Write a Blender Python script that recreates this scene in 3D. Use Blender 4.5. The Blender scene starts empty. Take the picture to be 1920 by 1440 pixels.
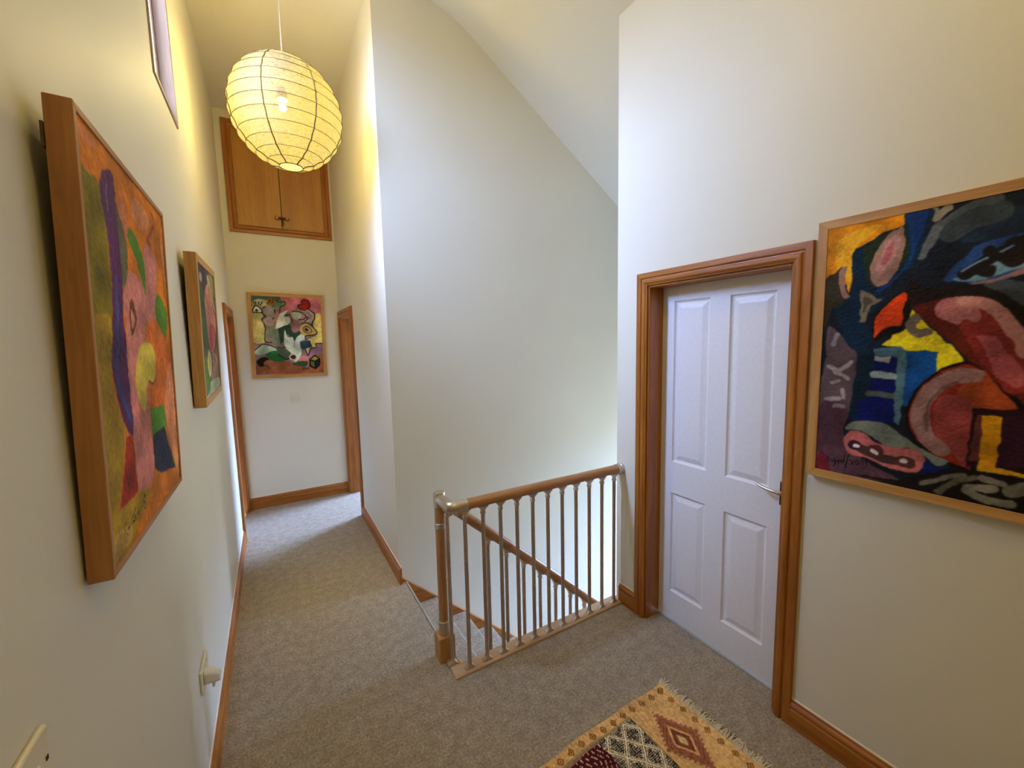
import bpy, bmesh, math, random
import numpy as np
from mathutils import Vector, Matrix

sc = bpy.context.scene
COL = sc.collection
PI = math.pi

# ---------------------------------------------------------------- camera
cam_d = bpy.data.cameras.new('camera')
cam_d.sensor_width = 36.0
cam_d.lens = 36.0 * 769.15 / 1920.0
cam_d.clip_start = 0.02
cam = bpy.data.objects.new('camera', cam_d)
COL.objects.link(cam)
yaw, pitch, roll = 0.52991, -0.103776, -0.022015
_f = Vector((math.sin(yaw) * math.cos(pitch), math.cos(yaw) * math.cos(pitch), math.sin(pitch)))
_r0 = Vector((math.cos(yaw), -math.sin(yaw), 0))
_u0 = _r0.cross(_f)
_r = math.cos(roll) * _r0 + math.sin(roll) * _u0
_u = -math.sin(roll) * _r0 + math.cos(roll) * _u0
m3 = Matrix((_r, _u, -_f)).transposed()
cam.matrix_world = Matrix.Translation((0, 0, 1.69)) @ m3.to_4x4()
sc.camera = cam

# ---------------------------------------------------------------- world, lights, exposure
SKY_STRENGTH = 230.0
w = bpy.data.worlds.new('sky')
sc.world = w
w.use_nodes = True
wt = w.node_tree
bg = wt.nodes['Background']
# overcast sky: three times brighter overhead than at the horizon, dim ground below it
geo = wt.nodes.new('ShaderNodeTexCoord')
sep = wt.nodes.new('ShaderNodeSeparateXYZ')
wt.links.new(geo.outputs['Generated'], sep.inputs[0])
rmp = wt.nodes.new('ShaderNodeValToRGB')
els = rmp.color_ramp.elements
els[0].position, els[0].color = 0.0, (0.035, 0.036, 0.032, 1)
els[1].position, els[1].color = 1.0, (0.34, 0.52, 1.0, 1)
for p_, k_ in ((0.495, None), (0.52, 0.36)):
    e_ = els.new(p_)
    e_.color = (0.035, 0.036, 0.032, 1) if k_ is None else (0.34 * k_, 0.52 * k_, 1.0 * k_, 1)
mr = wt.nodes.new('ShaderNodeMath')
mr.operation = 'MULTIPLY_ADD'
mr.inputs[1].default_value = 0.5
mr.inputs[2].default_value = 0.5
wt.links.new(sep.outputs['Z'], mr.inputs[0])
wt.links.new(mr.outputs[0], rmp.inputs[0])
wt.links.new(rmp.outputs[0], bg.inputs[0])
bg.inputs[1].default_value = SKY_STRENGTH


def light(name, kind, loc, energy, color, size=0.1, rot=(0, 0, 0), size_y=None, portal=False):
    d = bpy.data.lights.new(name, kind)
    o = bpy.data.objects.new(name, d)
    COL.objects.link(o)
    o.location = loc
    o.rotation_euler = rot
    d.energy = energy
    d.color = color
    if kind == 'AREA':
        d.shape = 'RECTANGLE'
        d.size = size
        d.size_y = size_y or size
        d.cycles.is_portal = portal
    elif kind == 'POINT':
        d.shadow_soft_size = size
    return o


# portals sit in the window openings and only help sample the sky behind them
light('portal_landing', 'AREA', (-0.372, 2.376, 3.285), 1, (1, 1, 1), 1.06, (0, -PI / 2, 0), 0.46, True)
light('portal_stairwell', 'AREA', (4.58, 2.33, 0.15), 1, (1, 1, 1), 1.4, (0, PI / 2, 0), 0.8, True)
light('portal_corridor_room', 'AREA', (3.38, 5.55, 1.5), 1, (1, 1, 1), 1.5, (0, PI / 2, 0), 1.3, True)
light('portal_door_room', 'AREA', (4.18, 0.2, 1.4), 1, (1, 1, 1), 1.2, (0, PI / 2, 0), 1.2, True)
BULB_W = 118.0
light('lantern_bulb_light', 'POINT', (0.172, 2.95, 3.12), BULB_W, (1.0, 0.785, 0.29), 0.035)
# a second pendant hangs over the landing, above the camera
light('rear_pendant_light', 'POINT', (0.70, 0.15, 3.45), 17.0, (1.0, 0.77, 0.27), 0.2)

sc.view_settings.view_transform = 'Standard'
sc.view_settings.look = 'None'
sc.view_settings.gamma = 1.0
sc.view_settings.use_curve_mapping = False
sc.view_settings.exposure = 0.0

# ---------------------------------------------------------------- materials
def lin(c):
    o = []
    for v in c[:3]:
        v = v / 255.0
        o.append(v / 12.92 if v <= 0.04045 else ((v + 0.055) / 1.055) ** 2.4)
    return (o[0], o[1], o[2], 1.0)


class NT:
    def __init__(s, name):
        s.m = bpy.data.materials.new(name)
        s.m.use_nodes = True
        s.t = s.m.node_tree
        s.b = s.t.nodes['Principled BSDF']
        s.out = s.t.nodes['Material Output']

    def n(s, kind, **kw):
        nd = s.t.nodes.new(kind)
        for k, v in kw.items():
            if k in nd.inputs:
                nd.inputs[k].default_value = v
            else:
                setattr(nd, k, v)
        return nd

    def l(s, a, b):
        s.t.links.new(a, b)

    def coord(s, scale=(1, 1, 1), rnd=False):
        tc = s.n('ShaderNodeTexCoord')
        mp = s.n('ShaderNodeMapping')
        mp.inputs['Scale'].default_value = scale
        if rnd:
            oi = s.n('ShaderNodeObjectInfo')
            mu = s.n('ShaderNodeMath', operation='MULTIPLY')
            mu.inputs[1].default_value = 13.7
            s.l(oi.outputs['Random'], mu.inputs[0])
            ad = s.n('ShaderNodeVectorMath', operation='ADD')
            s.l(tc.outputs['Object'], ad.inputs[0])
            s.l(mu.outputs[0], ad.inputs[1])
            s.l(ad.outputs[0], mp.inputs[0])
        else:
            s.l(tc.outputs['Object'], mp.inputs[0])
        return mp.outputs[0]

    def ramp(s, fac, stops):
        r = s.n('ShaderNodeValToRGB')
        cr = r.color_ramp
        while len(cr.elements) < len(stops):
            cr.elements.new(0.5)
        for e, (p, c) in zip(cr.elements, stops):
            e.position = p
            e.color = lin(c) if max(c) > 1.001 else (c[0], c[1], c[2], 1)
        s.l(fac, r.inputs[0])
        return r.outputs[0]

    def bump(s, h, strength=0.2, dist=0.002):
        bp = s.n('ShaderNodeBump')
        bp.inputs['Strength'].default_value = strength
        bp.inputs['Distance'].default_value = dist
        s.l(h, bp.inputs['Height'])
        s.l(bp.outputs[0], s.b.inputs['Normal'])


def plain(name, col, rough=0.5, metal=0.0, var=0.06, scale=30.0, bump=0.0):
    t = NT(name)
    v = t.coord()
    nz = t.n('ShaderNodeTexNoise')
    nz.inputs['Scale'].default_value = scale
    t.l(v, nz.inputs['Vector'])
    a = [max(0, min(255, c * (1 - var))) for c in col]
    b = [max(0, min(255, c * (1 + var))) for c in col]
    t.l(t.ramp(nz.outputs['Fac'], [(0.3, a), (0.7, b)]), t.b.inputs['Base Color'])
    t.b.inputs['Roughness'].default_value = rough
    t.b.inputs['Metallic'].default_value = metal
    if bump:
        t.bump(nz.outputs['Fac'], bump, 0.001)
    return t.m


_pine = {}


def pine(axis, kind='pine'):
    """softwood with grain along one axis, a few darker knots"""
    key = (axis, kind)
    if key in _pine:
        return _pine[key]
    pal = {'pine': ((150, 84, 20), (178, 110, 34), (100, 46, 12), 0.38),
           'honey': ((182, 128, 62), (206, 154, 84), (116, 70, 34), 0.5),
           'darkhoney': ((160, 104, 46), (184, 126, 62), (104, 58, 26), 0.5),
           'oak': ((172, 122, 72), (196, 146, 94), (150, 98, 50), 0.34),
           'ply': ((170, 112, 36), (190, 132, 50), (150, 92, 28), 0.4),
           'reveal': ((150, 118, 96), (172, 140, 118), (120, 84, 60), 0.5),
           'shoe': ((196, 160, 120), (210, 176, 138), (150, 108, 68), 0.4)}[kind]
    t = NT('wood_%s_%s' % (kind, 'xyz'[axis]))
    sg = [1.0, 1.0, 1.0]
    sg[axis] = 0.07
    v = t.coord(tuple(sg), True)
    n1 = t.n('ShaderNodeTexNoise', noise_dimensions='3D')
    n1.inputs['Scale'].default_value = 26.0 if kind != 'ply' else 9.0
    n1.inputs['Detail'].default_value = 4.0
    n1.inputs['Distortion'].default_value = 0.6
    t.l(v, n1.inputs['Vector'])
    n2 = t.n('ShaderNodeTexNoise')
    n2.inputs['Scale'].default_value = 150.0
    n2.inputs['Detail'].default_value = 2.0
    t.l(v, n2.inputs['Vector'])
    c1 = t.ramp(n1.outputs['Fac'], [(0.34, pal[0]), (0.62, pal[1])])
    c2 = t.ramp(n2.outputs['Fac'], [(0.35, (0.78, 0.74, 0.7)), (0.6, (1, 1, 1))])
    mx = t.n('ShaderNodeMix', data_type='RGBA', blend_type='MULTIPLY')
    mx.inputs[0].default_value = 0.7
    t.l(c1, mx.inputs[6])
    t.l(c2, mx.inputs[7])
    last = mx.outputs[2]
    if kind in ('pine', 'honey', 'darkhoney', 'reveal'):
        sk = [4.6, 4.6, 4.6]
        sk[axis] = 2.3
        vk = t.coord(tuple(sk), True)
        vo = t.n('ShaderNodeTexVoronoi')
        vo.inputs['Scale'].default_value = 1.0
        t.l(vk, vo.inputs['Vector'])
        kf = t.ramp(vo.outputs['Distance'], [(0.03, (1, 1, 1)), (0.085, (0, 0, 0))])
        mk = t.n('ShaderNodeMix', data_type='RGBA', blend_type='MIX')
        t.l(kf, mk.inputs[0])
        t.l(last, mk.inputs[6])
        mk.inputs[7].default_value = lin(pal[2])
        last = mk.outputs[2]
    t.l(last, t.b.inputs['Base Color'])
    t.b.inputs['Roughness'].default_value = pal[3]
    t.bump(n2.outputs['Fac'], 0.08, 0.0006)
    _pine[key] = t.m
    return t.m


def wall_paint(name, col):
    t = NT(name)
    v = t.coord()
    n1 = t.n('ShaderNodeTexNoise')
    n1.inputs['Scale'].default_value = 140.0
    n1.inputs['Detail'].default_value = 3.0
    t.l(v, n1.inputs['Vector'])
    n2 = t.n('ShaderNodeTexNoise')
    n2.inputs['Scale'].default_value = 1.3
    t.l(v, n2.inputs['Vector'])
    a = [c * 0.985 for c in col]
    t.l(t.ramp(n2.outputs['Fac'], [(0.35, a), (0.65, col)]), t.b.inputs['Base Color'])
    t.b.inputs['Roughness'].default_value = 0.55
    t.b.inputs['Specular IOR Level'].default_value = 0.35
    t.bump(n1.outputs['Fac'], 0.10, 0.0012)
    return t.m


M_WALL = wall_paint('wall_paint', (231, 225, 206))
M_CEIL = wall_paint('ceiling_paint', (233, 226, 206))
M_GLOSS = plain('door_paint', (236, 234, 236), 0.35, 0, 0.01, 60, 0.02)
M_PLASTIC = plain('cream_plastic', (228, 218, 190), 0.35, 0, 0.015, 20)
M_WPLASTIC = plain('white_plastic', (226, 222, 212), 0.4, 0, 0.02, 20)
M_NICKEL = plain('brushed_nickel', (208, 198, 184), 0.34, 1.0, 0.05, 120)
M_DNICKEL = plain('baluster_steel', (196, 180, 162), 0.42, 1.0, 0.06, 90)
M_BRONZE = plain('dark_bronze', (92, 72, 66), 0.42, 0.85, 0.06, 60)
M_KNOB = plain('copper_knob', (150, 96, 62), 0.35, 0.7, 0.06, 60)
M_LEATHER = plain('dark_leather', (34, 26, 22), 0.6, 0, 0.1, 60)
M_DARK = plain('dark_slot', (40, 34, 28), 0.7, 0, 0.1, 60)
M_CAULK = plain('painted_bead', (238, 226, 206), 0.5, 0, 0.02, 30)
M_CORD = plain('white_flex', (226, 218, 200), 0.5, 0, 0.03, 40)
M_BACKBOARD = plain('brown_board', (88, 66, 42), 0.8, 0, 0.1, 40)
M_FRINGE = plain('fringe_cotton', (222, 208, 176), 0.9, 0, 0.10, 160, 0.2)


def carpet_mat():
    t = NT('twist_pile_carpet')
    v = t.coord()
    n1 = t.n('ShaderNodeTexNoise')
    n1.inputs['Scale'].default_value = 95.0
    n1.inputs['Detail'].default_value = 5.0
    n1.inputs['Roughness'].default_value = 0.75
    t.l(v, n1.inputs['Vector'])
    n2 = t.n('ShaderNodeTexNoise')
    n2.inputs['Scale'].default_value = 20.0
    n2.inputs['Detail'].default_value = 5.0
    t.l(v, n2.inputs['Vector'])
    c1 = t.ramp(n1.outputs['Fac'], [(0.28, (124, 110, 92)), (0.5, (178, 162, 140)), (0.72, (218, 204, 182))])
    c2 = t.ramp(n2.outputs['Fac'], [(0.32, (0.78, 0.77, 0.76)), (0.66, (1, 1, 1))])
    mx = t.n('ShaderNodeMix', data_type='RGBA', blend_type='MULTIPLY')
    mx.inputs[0].default_value = 1.0
    t.l(c1, mx.inputs[6])
    t.l(c2, mx.inputs[7])
    t.l(mx.outputs[2], t.b.inputs['Base Color'])
    t.b.inputs['Roughness'].default_value = 1.0
    t.b.inputs['Specular IOR Level'].default_value = 0.1
    t.b.inputs['Sheen Weight'].default_value = 0.15
    t.bump(n1.outputs['Fac'], 0.7, 0.006)
    return t.m


M_CARPET = carpet_mat()


def glass_mat():
    t = NT('window_glass')
    tr = t.n('ShaderNodeBsdfTransparent')
    gl = t.n('ShaderNodeBsdfGlossy')
    gl.inputs['Roughness'].default_value = 0.02
    lw = t.n('ShaderNodeLayerWeight')
    lw.inputs['Blend'].default_value = 0.2
    mx = t.n('ShaderNodeMixShader')
    mul = t.n('ShaderNodeMath', operation='MULTIPLY')
    mul.inputs[1].default_value = 0.4
    t.l(lw.outputs['Fresnel'], mul.inputs[0])
    t.l(mul.outputs[0], mx.inputs[0])
    t.l(tr.outputs[0], mx.inputs[1])
    t.l(gl.outputs[0], mx.inputs[2])
    t.l(mx.outputs[0], t.out.inputs[0])
    return t.m


M_GLASS = glass_mat()


def paper_mat():
    """thin rice paper: part of the bulb's light goes straight through, part is scattered"""
    t = NT('rice_paper')
    v = t.coord((1, 1, 3.5))
    n1 = t.n('ShaderNodeTexNoise')
    n1.inputs['Scale'].default_value = 60.0
    n1.inputs['Detail'].default_value = 6.0
    n1.inputs['Roughness'].default_value = 0.7
    n1.inputs['Distortion'].default_value = 1.2
    t.l(v, n1.inputs['Vector'])
    fib = t.ramp(n1.outputs['Fac'], [(0.36, (0.58, 0.53, 0.40)), (0.52, (1, 1, 1))])
    dif = t.n('ShaderNodeBsdfDiffuse')
    tl = t.n('ShaderNodeBsdfTranslucent')
    cm = t.n('ShaderNodeMix', data_type='RGBA', blend_type='MULTIPLY')
    cm.inputs[0].default_value = 1.0
    cm.inputs[6].default_value = (0.27, 0.26, 0.225, 1)
    t.l(fib, cm.inputs[7])
    t.l(cm.outputs[2], dif.inputs[0])
    cm2 = t.n('ShaderNodeMix', data_type='RGBA', blend_type='MULTIPLY')
    cm2.inputs[0].default_value = 1.0
    cm2.inputs[6].default_value = PAPER_TL
    t.l(fib, cm2.inputs[7])
    t.l(cm2.outputs[2], tl.inputs[0])
    ad = t.n('ShaderNodeMixShader')
    ad.inputs[0].default_value = 0.5
    t.l(dif.outputs[0], ad.inputs[1])
    t.l(tl.outputs[0], ad.inputs[2])
    tr = t.n('ShaderNodeBsdfTransparent')
    mx = t.n('ShaderNodeMixShader')
    mx.inputs[0].default_value = 0.76
    t.l(tr.outputs[0], mx.inputs[1])
    t.l(ad.outputs[0], mx.inputs[2])
    t.l(mx.outputs[0], t.out.inputs[0])
    return t.m


PAPER_TL = (0.086, 0.075, 0.024, 1)
M_PAPER = paper_mat()
M_RING = plain('lantern_wire', (66, 50, 18), 0.6, 0, 0.1, 40)  # dark brown carries the wires' shadow in the lit paper
M_SEAM = plain('lantern_seam', (104, 82, 36), 0.8, 0, 0.1, 60)  # brown carries the shade of the paper overlaps when lit from inside
_e = NT('bulb_glow')
_e.b.inputs['Base Color'].default_value = (1, 0.9, 0.7, 1)
_e.b.inputs['Emission Color'].default_value = (1, 0.74, 0.36, 1)
_e.b.inputs['Emission Strength'].default_value = 26.0
M_BULB = _e.m


def paint_mat(name, rough=0.42, bump=0.35, scale=120.0):
    t = NT(name)
    at = t.n('ShaderNodeVertexColor')
    at.layer_name = 'pigment'
    t.l(at.outputs['Color'], t.b.inputs['Base Color'])
    t.b.inputs['Roughness'].default_value = rough
    t.b.inputs['Specular IOR Level'].default_value = 0.10
    v = t.coord((1, 1, 1))
    n1 = t.n('ShaderNodeTexNoise')
    n1.inputs['Scale'].default_value = scale
    n1.inputs['Detail'].default_value = 4.0
    n1.inputs['Distortion'].default_value = 1.0
    t.l(v, n1.inputs['Vector'])
    t.bump(n1.outputs['Fac'], bump, 0.0012)
    return t.m


M_OIL = paint_mat('oil_paint', 0.6)
M_KILIM = paint_mat('kilim_weave', 0.95, 0.5, 420.0)

# ---------------------------------------------------------------- mesh helpers
class MB:
    """collects geometry in world coordinates; build() links it as one mesh object"""
    def __init__(s):
        s.v = []
        s.f = []

    def add(s, vs, fs):
        o = len(s.v)
        s.v += [tuple(p) for p in vs]
        s.f += [tuple(i + o for i in f) for f in fs]
        return s

    def box(s, x0, x1, y0, y1, z0, z1):
        vs = [(x, y, z) for z in (z0, z1) for y in (y0, y1) for x in (x0, x1)]
        return s.add(vs, [(0, 2, 3, 1), (4, 5, 7, 6), (0, 1, 5, 4), (2, 6, 7, 3), (0, 4, 6, 2), (1, 3, 7, 5)])

    def rings(s, rings, cap=True, closed=True):
        n = len(rings[0])
        o = len(s.v)
        for r in rings:
            s.v += [tuple(p) for p in r]
        for k in range(len(rings) - 1):
            for i in range(n if closed else n - 1):
                j = (i + 1) % n
                s.f.append((o + k * n + i, o + k * n + j, o + (k + 1) * n + j, o + (k + 1) * n + i))
        if cap:
            s.f.append(tuple(o + i for i in range(n))[::-1])
            s.f.append(tuple(o + (len(rings) - 1) * n + i for i in range(n)))
        return s

    def prism(s, prof, axis, a0, a1):
        """profile of 2D points in the other two axes (kept in xyz order), from a0 to a1"""
        def p(u, v, a):
            q = [u, v]
            q.insert(axis, a)
            return tuple(q)
        return s.rings([[p(u, v, a0) for u, v in prof], [p(u, v, a1) for u, v in prof]])

    def tube(s, pts, r, n=12, cap=True, flute=0.0):
        pts = [Vector(p) for p in pts]
        rs = r if isinstance(r, (list, tuple)) else [r] * len(pts)
        rings = []
        ref = None
        for i, p in enumerate(pts):
            a = pts[max(i - 1, 0)]
            b = pts[min(i + 1, len(pts) - 1)]
            t = (b - a)
            if t.length < 1e-9:
                t = Vector((0, 0, 1))
            t.normalize()
            if ref is None:
                ref = Vector((0, 0, 1)) if abs(t.z) < 0.9 else Vector((1, 0, 0))
            u = (ref - t * ref.dot(t)).normalized()
            ref = u
            w_ = t.cross(u)
            rings.append([p + (u * math.cos(2 * PI * k / n) + w_ * math.sin(2 * PI * k / n)) * rs[i] * (1 - flute * (k % 2)) for k in range(n)])
        return s.rings(rings, cap)

    def lathe(s, c, prof, n=20, axis=2):
        rings = []
        for r, h in prof:
            ring = []
            for k in range(n):
                a = 2 * PI * k / n
                q = [r * math.cos(a), r * math.sin(a)]
                q.insert(axis, h)
                ring.append((c[0] + q[0], c[1] + q[1], c[2] + q[2]))
            rings.append(ring)
        return s.rings(rings)

    def build(s, name, mat, parent=None, bevel=0.0, smooth=False, seg=2, local=False):
        me = bpy.data.meshes.new(name)
        vs = s.v
        if parent is not None and not local:
            off = wloc(parent)
            vs = [(x - off[0], y - off[1], z - off[2]) for x, y, z in vs]
        me.from_pydata(vs, [], s.f)
        me.validate()
        bm = bmesh.new()
        bm.from_mesh(me)
        bmesh.ops.recalc_face_normals(bm, faces=bm.faces)
        bm.to_mesh(me)
        bm.free()
        if smooth:
            me.polygons.foreach_set('use_smooth', [True] * len(me.polygons))
            me.set_sharp_from_angle(angle=math.radians(38))
        me.materials.append(mat)
        o = bpy.data.objects.new(name, me)
        COL.objects.link(o)
        if parent is not None:
            o.parent = parent
        if bevel:
            b = o.modifiers.new('edge', 'BEVEL')
            b.width = bevel
            b.segments = seg
            b.limit_method = 'ANGLE'
            b.angle_limit = math.radians(40)
        return o


WL = {}


def wloc(o):
    p = Vector((0, 0, 0))
    while o is not None:
        p = p + o.location
        o = o.parent
    return p


def empty(name, loc, rot=(0, 0, 0)):
    o = bpy.data.objects.new(name, None)
    COL.objects.link(o)
    o.location = loc
    o.rotation_euler = rot
    o.empty_display_size = 0.1
    return o


def tag(o, label=None, cat=None, group=None, kind=None):
    if label:
        o['label'] = label
    if cat:
        o['category'] = cat
    if group:
        o['group'] = group
    if kind:
        o['kind'] = kind
    return o


def struct(o):
    o['kind'] = 'structure'
    return o


def copy_tree(o, parent=None):
    c = o.copy()
    COL.objects.link(c)
    if parent is not None:
        c.parent = parent
    for ch in list(o.children):
        copy_tree(ch, c)
    return c

# ---------------------------------------------------------------- painted panels
def catmull(p, sub=5, closed=True):
    p = np.asarray(p, float)
    n = len(p)
    out = []
    rng = range(n) if closed else range(n - 1)
    for i in rng:
        if closed:
            a, b, c, d = p[(i - 1) % n], p[i], p[(i + 1) % n], p[(i + 2) % n]
        else:
            a, b, c, d = p[max(i - 1, 0)], p[i], p[i + 1], p[min(i + 2, n - 1)]
        for k in range(sub):
            t = k / sub
            out.append(0.5 * ((2 * b) + (c - a) * t + (2 * a - 5 * b + 4 * c - d) * t * t + (3 * b - a - 3 * c + d) * t ** 3))
    if not closed:
        out.append(p[-1])
    return np.array(out)


def noise2(rs, shape, cell):
    gy, gx = max(2, int(shape[0] / cell) + 2), max(2, int(shape[1] / cell) + 2)
    g = rs.rand(gy, gx) - 0.5
    y = np.linspace(0, gy - 1.001, shape[0])
    x = np.linspace(0, gx - 1.001, shape[1])
    yi, xi = y.astype(int), x.astype(int)
    fy, fx = (y - yi)[:, None], (x - xi)[None, :]
    fy = fy * fy * (3 - 2 * fy)
    fx = fx * fx * (3 - 2 * fx)
    return (g[yi][:, xi] * (1 - fy) * (1 - fx) + g[yi + 1][:, xi] * fy * (1 - fx) + g[yi][:, xi + 1] * (1 - fy) * fx + g[yi + 1][:, xi + 1] * fy * fx)


def inside(poly, X, Y):
    r = np.zeros(X.shape, bool)
    n = len(poly)
    j = n - 1
    for i in range(n):
        xi, yi = poly[i]
        xj, yj = poly[j]
        if yi != yj:
            c = ((yi > Y) != (yj > Y)) & (X < (xj - xi) * (Y - yi) / (yj - yi) + xi)
            r ^= c
        j = i
    return r


def soften(img, rs):
    """wet edges: neighbouring colours dragged into one another, with loaded and dry strokes"""
    for _ in range(2):
        p = np.pad(img, ((1, 1), (1, 1), (0, 0)), 'edge')
        img = (p[:-2, 1:-1] + p[2:, 1:-1] + p[1:-1, :-2] + p[1:-1, 2:] + 2 * p[1:-1, 1:-1]) / 6
    sh = img.shape[:2]
    t = np.clip(noise2(rs, sh, 34) * 1.1, -0.35, 0.35)[..., None]
    return img * (1 + 0.36 * t)


def raster(art, nu, nv, u0, u1, v0, v1, aspect, seed):
    """paint regions in the panel's own coordinates (thousandths of its width and height)"""
    rs = np.random.RandomState(seed)
    u = np.linspace(u0, u1, nu) * 1000
    v = np.linspace(v0, v1, nv) * 1000
    U, V = np.meshgrid(u, v)
    Uw = U + noise2(rs, U.shape, 12) * 7 + noise2(rs, U.shape, 4) * 2
    Vw = V + noise2(rs, U.shape, 12) * 7 + noise2(rs, U.shape, 4) * 2
    img = np.empty(U.shape + (3,))
    img[:] = art[0]
    fine = False
    for ln in art[1].strip().split('\n'):
        kind, col, wd, pts = ln.split(';')
        if not fine and kind == 'l' and float(wd) < 4:
            fine = True
            img = soften(img, rs)
        col = np.array([float(c) for c in col.split(',')])
        p = np.array([float(c) for c in pts.split()]).reshape(-1, 2)
        wd = float(wd)
        if kind == 'l':
            if len(p) > 2:
                p = catmull(p, 4, False)
            d2 = np.full(U.shape, 1e12)
            A, B = (U, V) if wd < 9 else (Uw, Vw)
            for a, b in zip(p[:-1], p[1:]):
                dx, dy = (b[0] - a[0]) * aspect, b[1] - a[1]
                L = dx * dx + dy * dy + 1e-9
                px, py = (A - a[0]) * aspect, B - a[1]
                t = np.clip((px * dx + py * dy) / L, 0, 1)
                d2 = np.minimum(d2, (px - t * dx) ** 2 + (py - t * dy) ** 2)
            mask = d2 < (wd / 2) ** 2
        else:
            if kind == 'p':
                p = catmull(p, 5)
            mask = np.zeros(U.shape, bool)
            bx = (Uw >= p[:, 0].min()) & (Uw <= p[:, 0].max()) & (Vw >= p[:, 1].min()) & (Vw <= p[:, 1].max())
            mask[bx] = inside(p, Uw[bx], Vw[bx])
        img[mask] = col
    if not fine:
        img = soften(img, rs)
    br = 1 + 0.16 * noise2(rs, U.shape, 5) + 0.20 * noise2(rs, U.shape, 22) + 0.10 * noise2(rs, U.shape, 2)
    img = np.clip(img * br[..., None], 0, 255) / 255.0
    return np.where(img <= 0.04045, img / 12.92, ((img + 0.055) / 1.055) ** 2.4)


def pigment_grid(name, P, rgb, mat, parent, relief=None):
    """P: nv x nu x 3 local points; rgb linear colours per vertex"""
    nv, nu = P.shape[:2]
    idx = np.arange(nu * nv).reshape(nv, nu)
    f = np.stack([idx[:-1, :-1], idx[:-1, 1:], idx[1:, 1:], idx[1:, :-1]], -1).reshape(-1, 4)
    me = bpy.data.meshes.new(name)
    me.vertices.add(nu * nv)
    me.vertices.foreach_set('co', P.reshape(-1).astype(np.float32))
    me.loops.add(len(f) * 4)
    me.loops.foreach_set('vertex_index', f.reshape(-1).astype(np.int32))
    me.polygons.add(len(f))
    me.polygons.foreach_set('loop_start', np.arange(0, len(f) * 4, 4, dtype=np.int32))
    me.update(calc_edges=True)
    ca = me.color_attributes.new('pigment', 'FLOAT_COLOR', 'POINT')
    c = np.ones((nu * nv, 4), np.float32)
    c[:, :3] = rgb.reshape(-1, 3)
    ca.data.foreach_set('color', c.reshape(-1))
    me.polygons.foreach_set('use_smooth', [True] * len(f))
    me.materials.append(mat)
    o = bpy.data.objects.new(name, me)
    COL.objects.link(o)
    o.parent = parent
    return o

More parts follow.
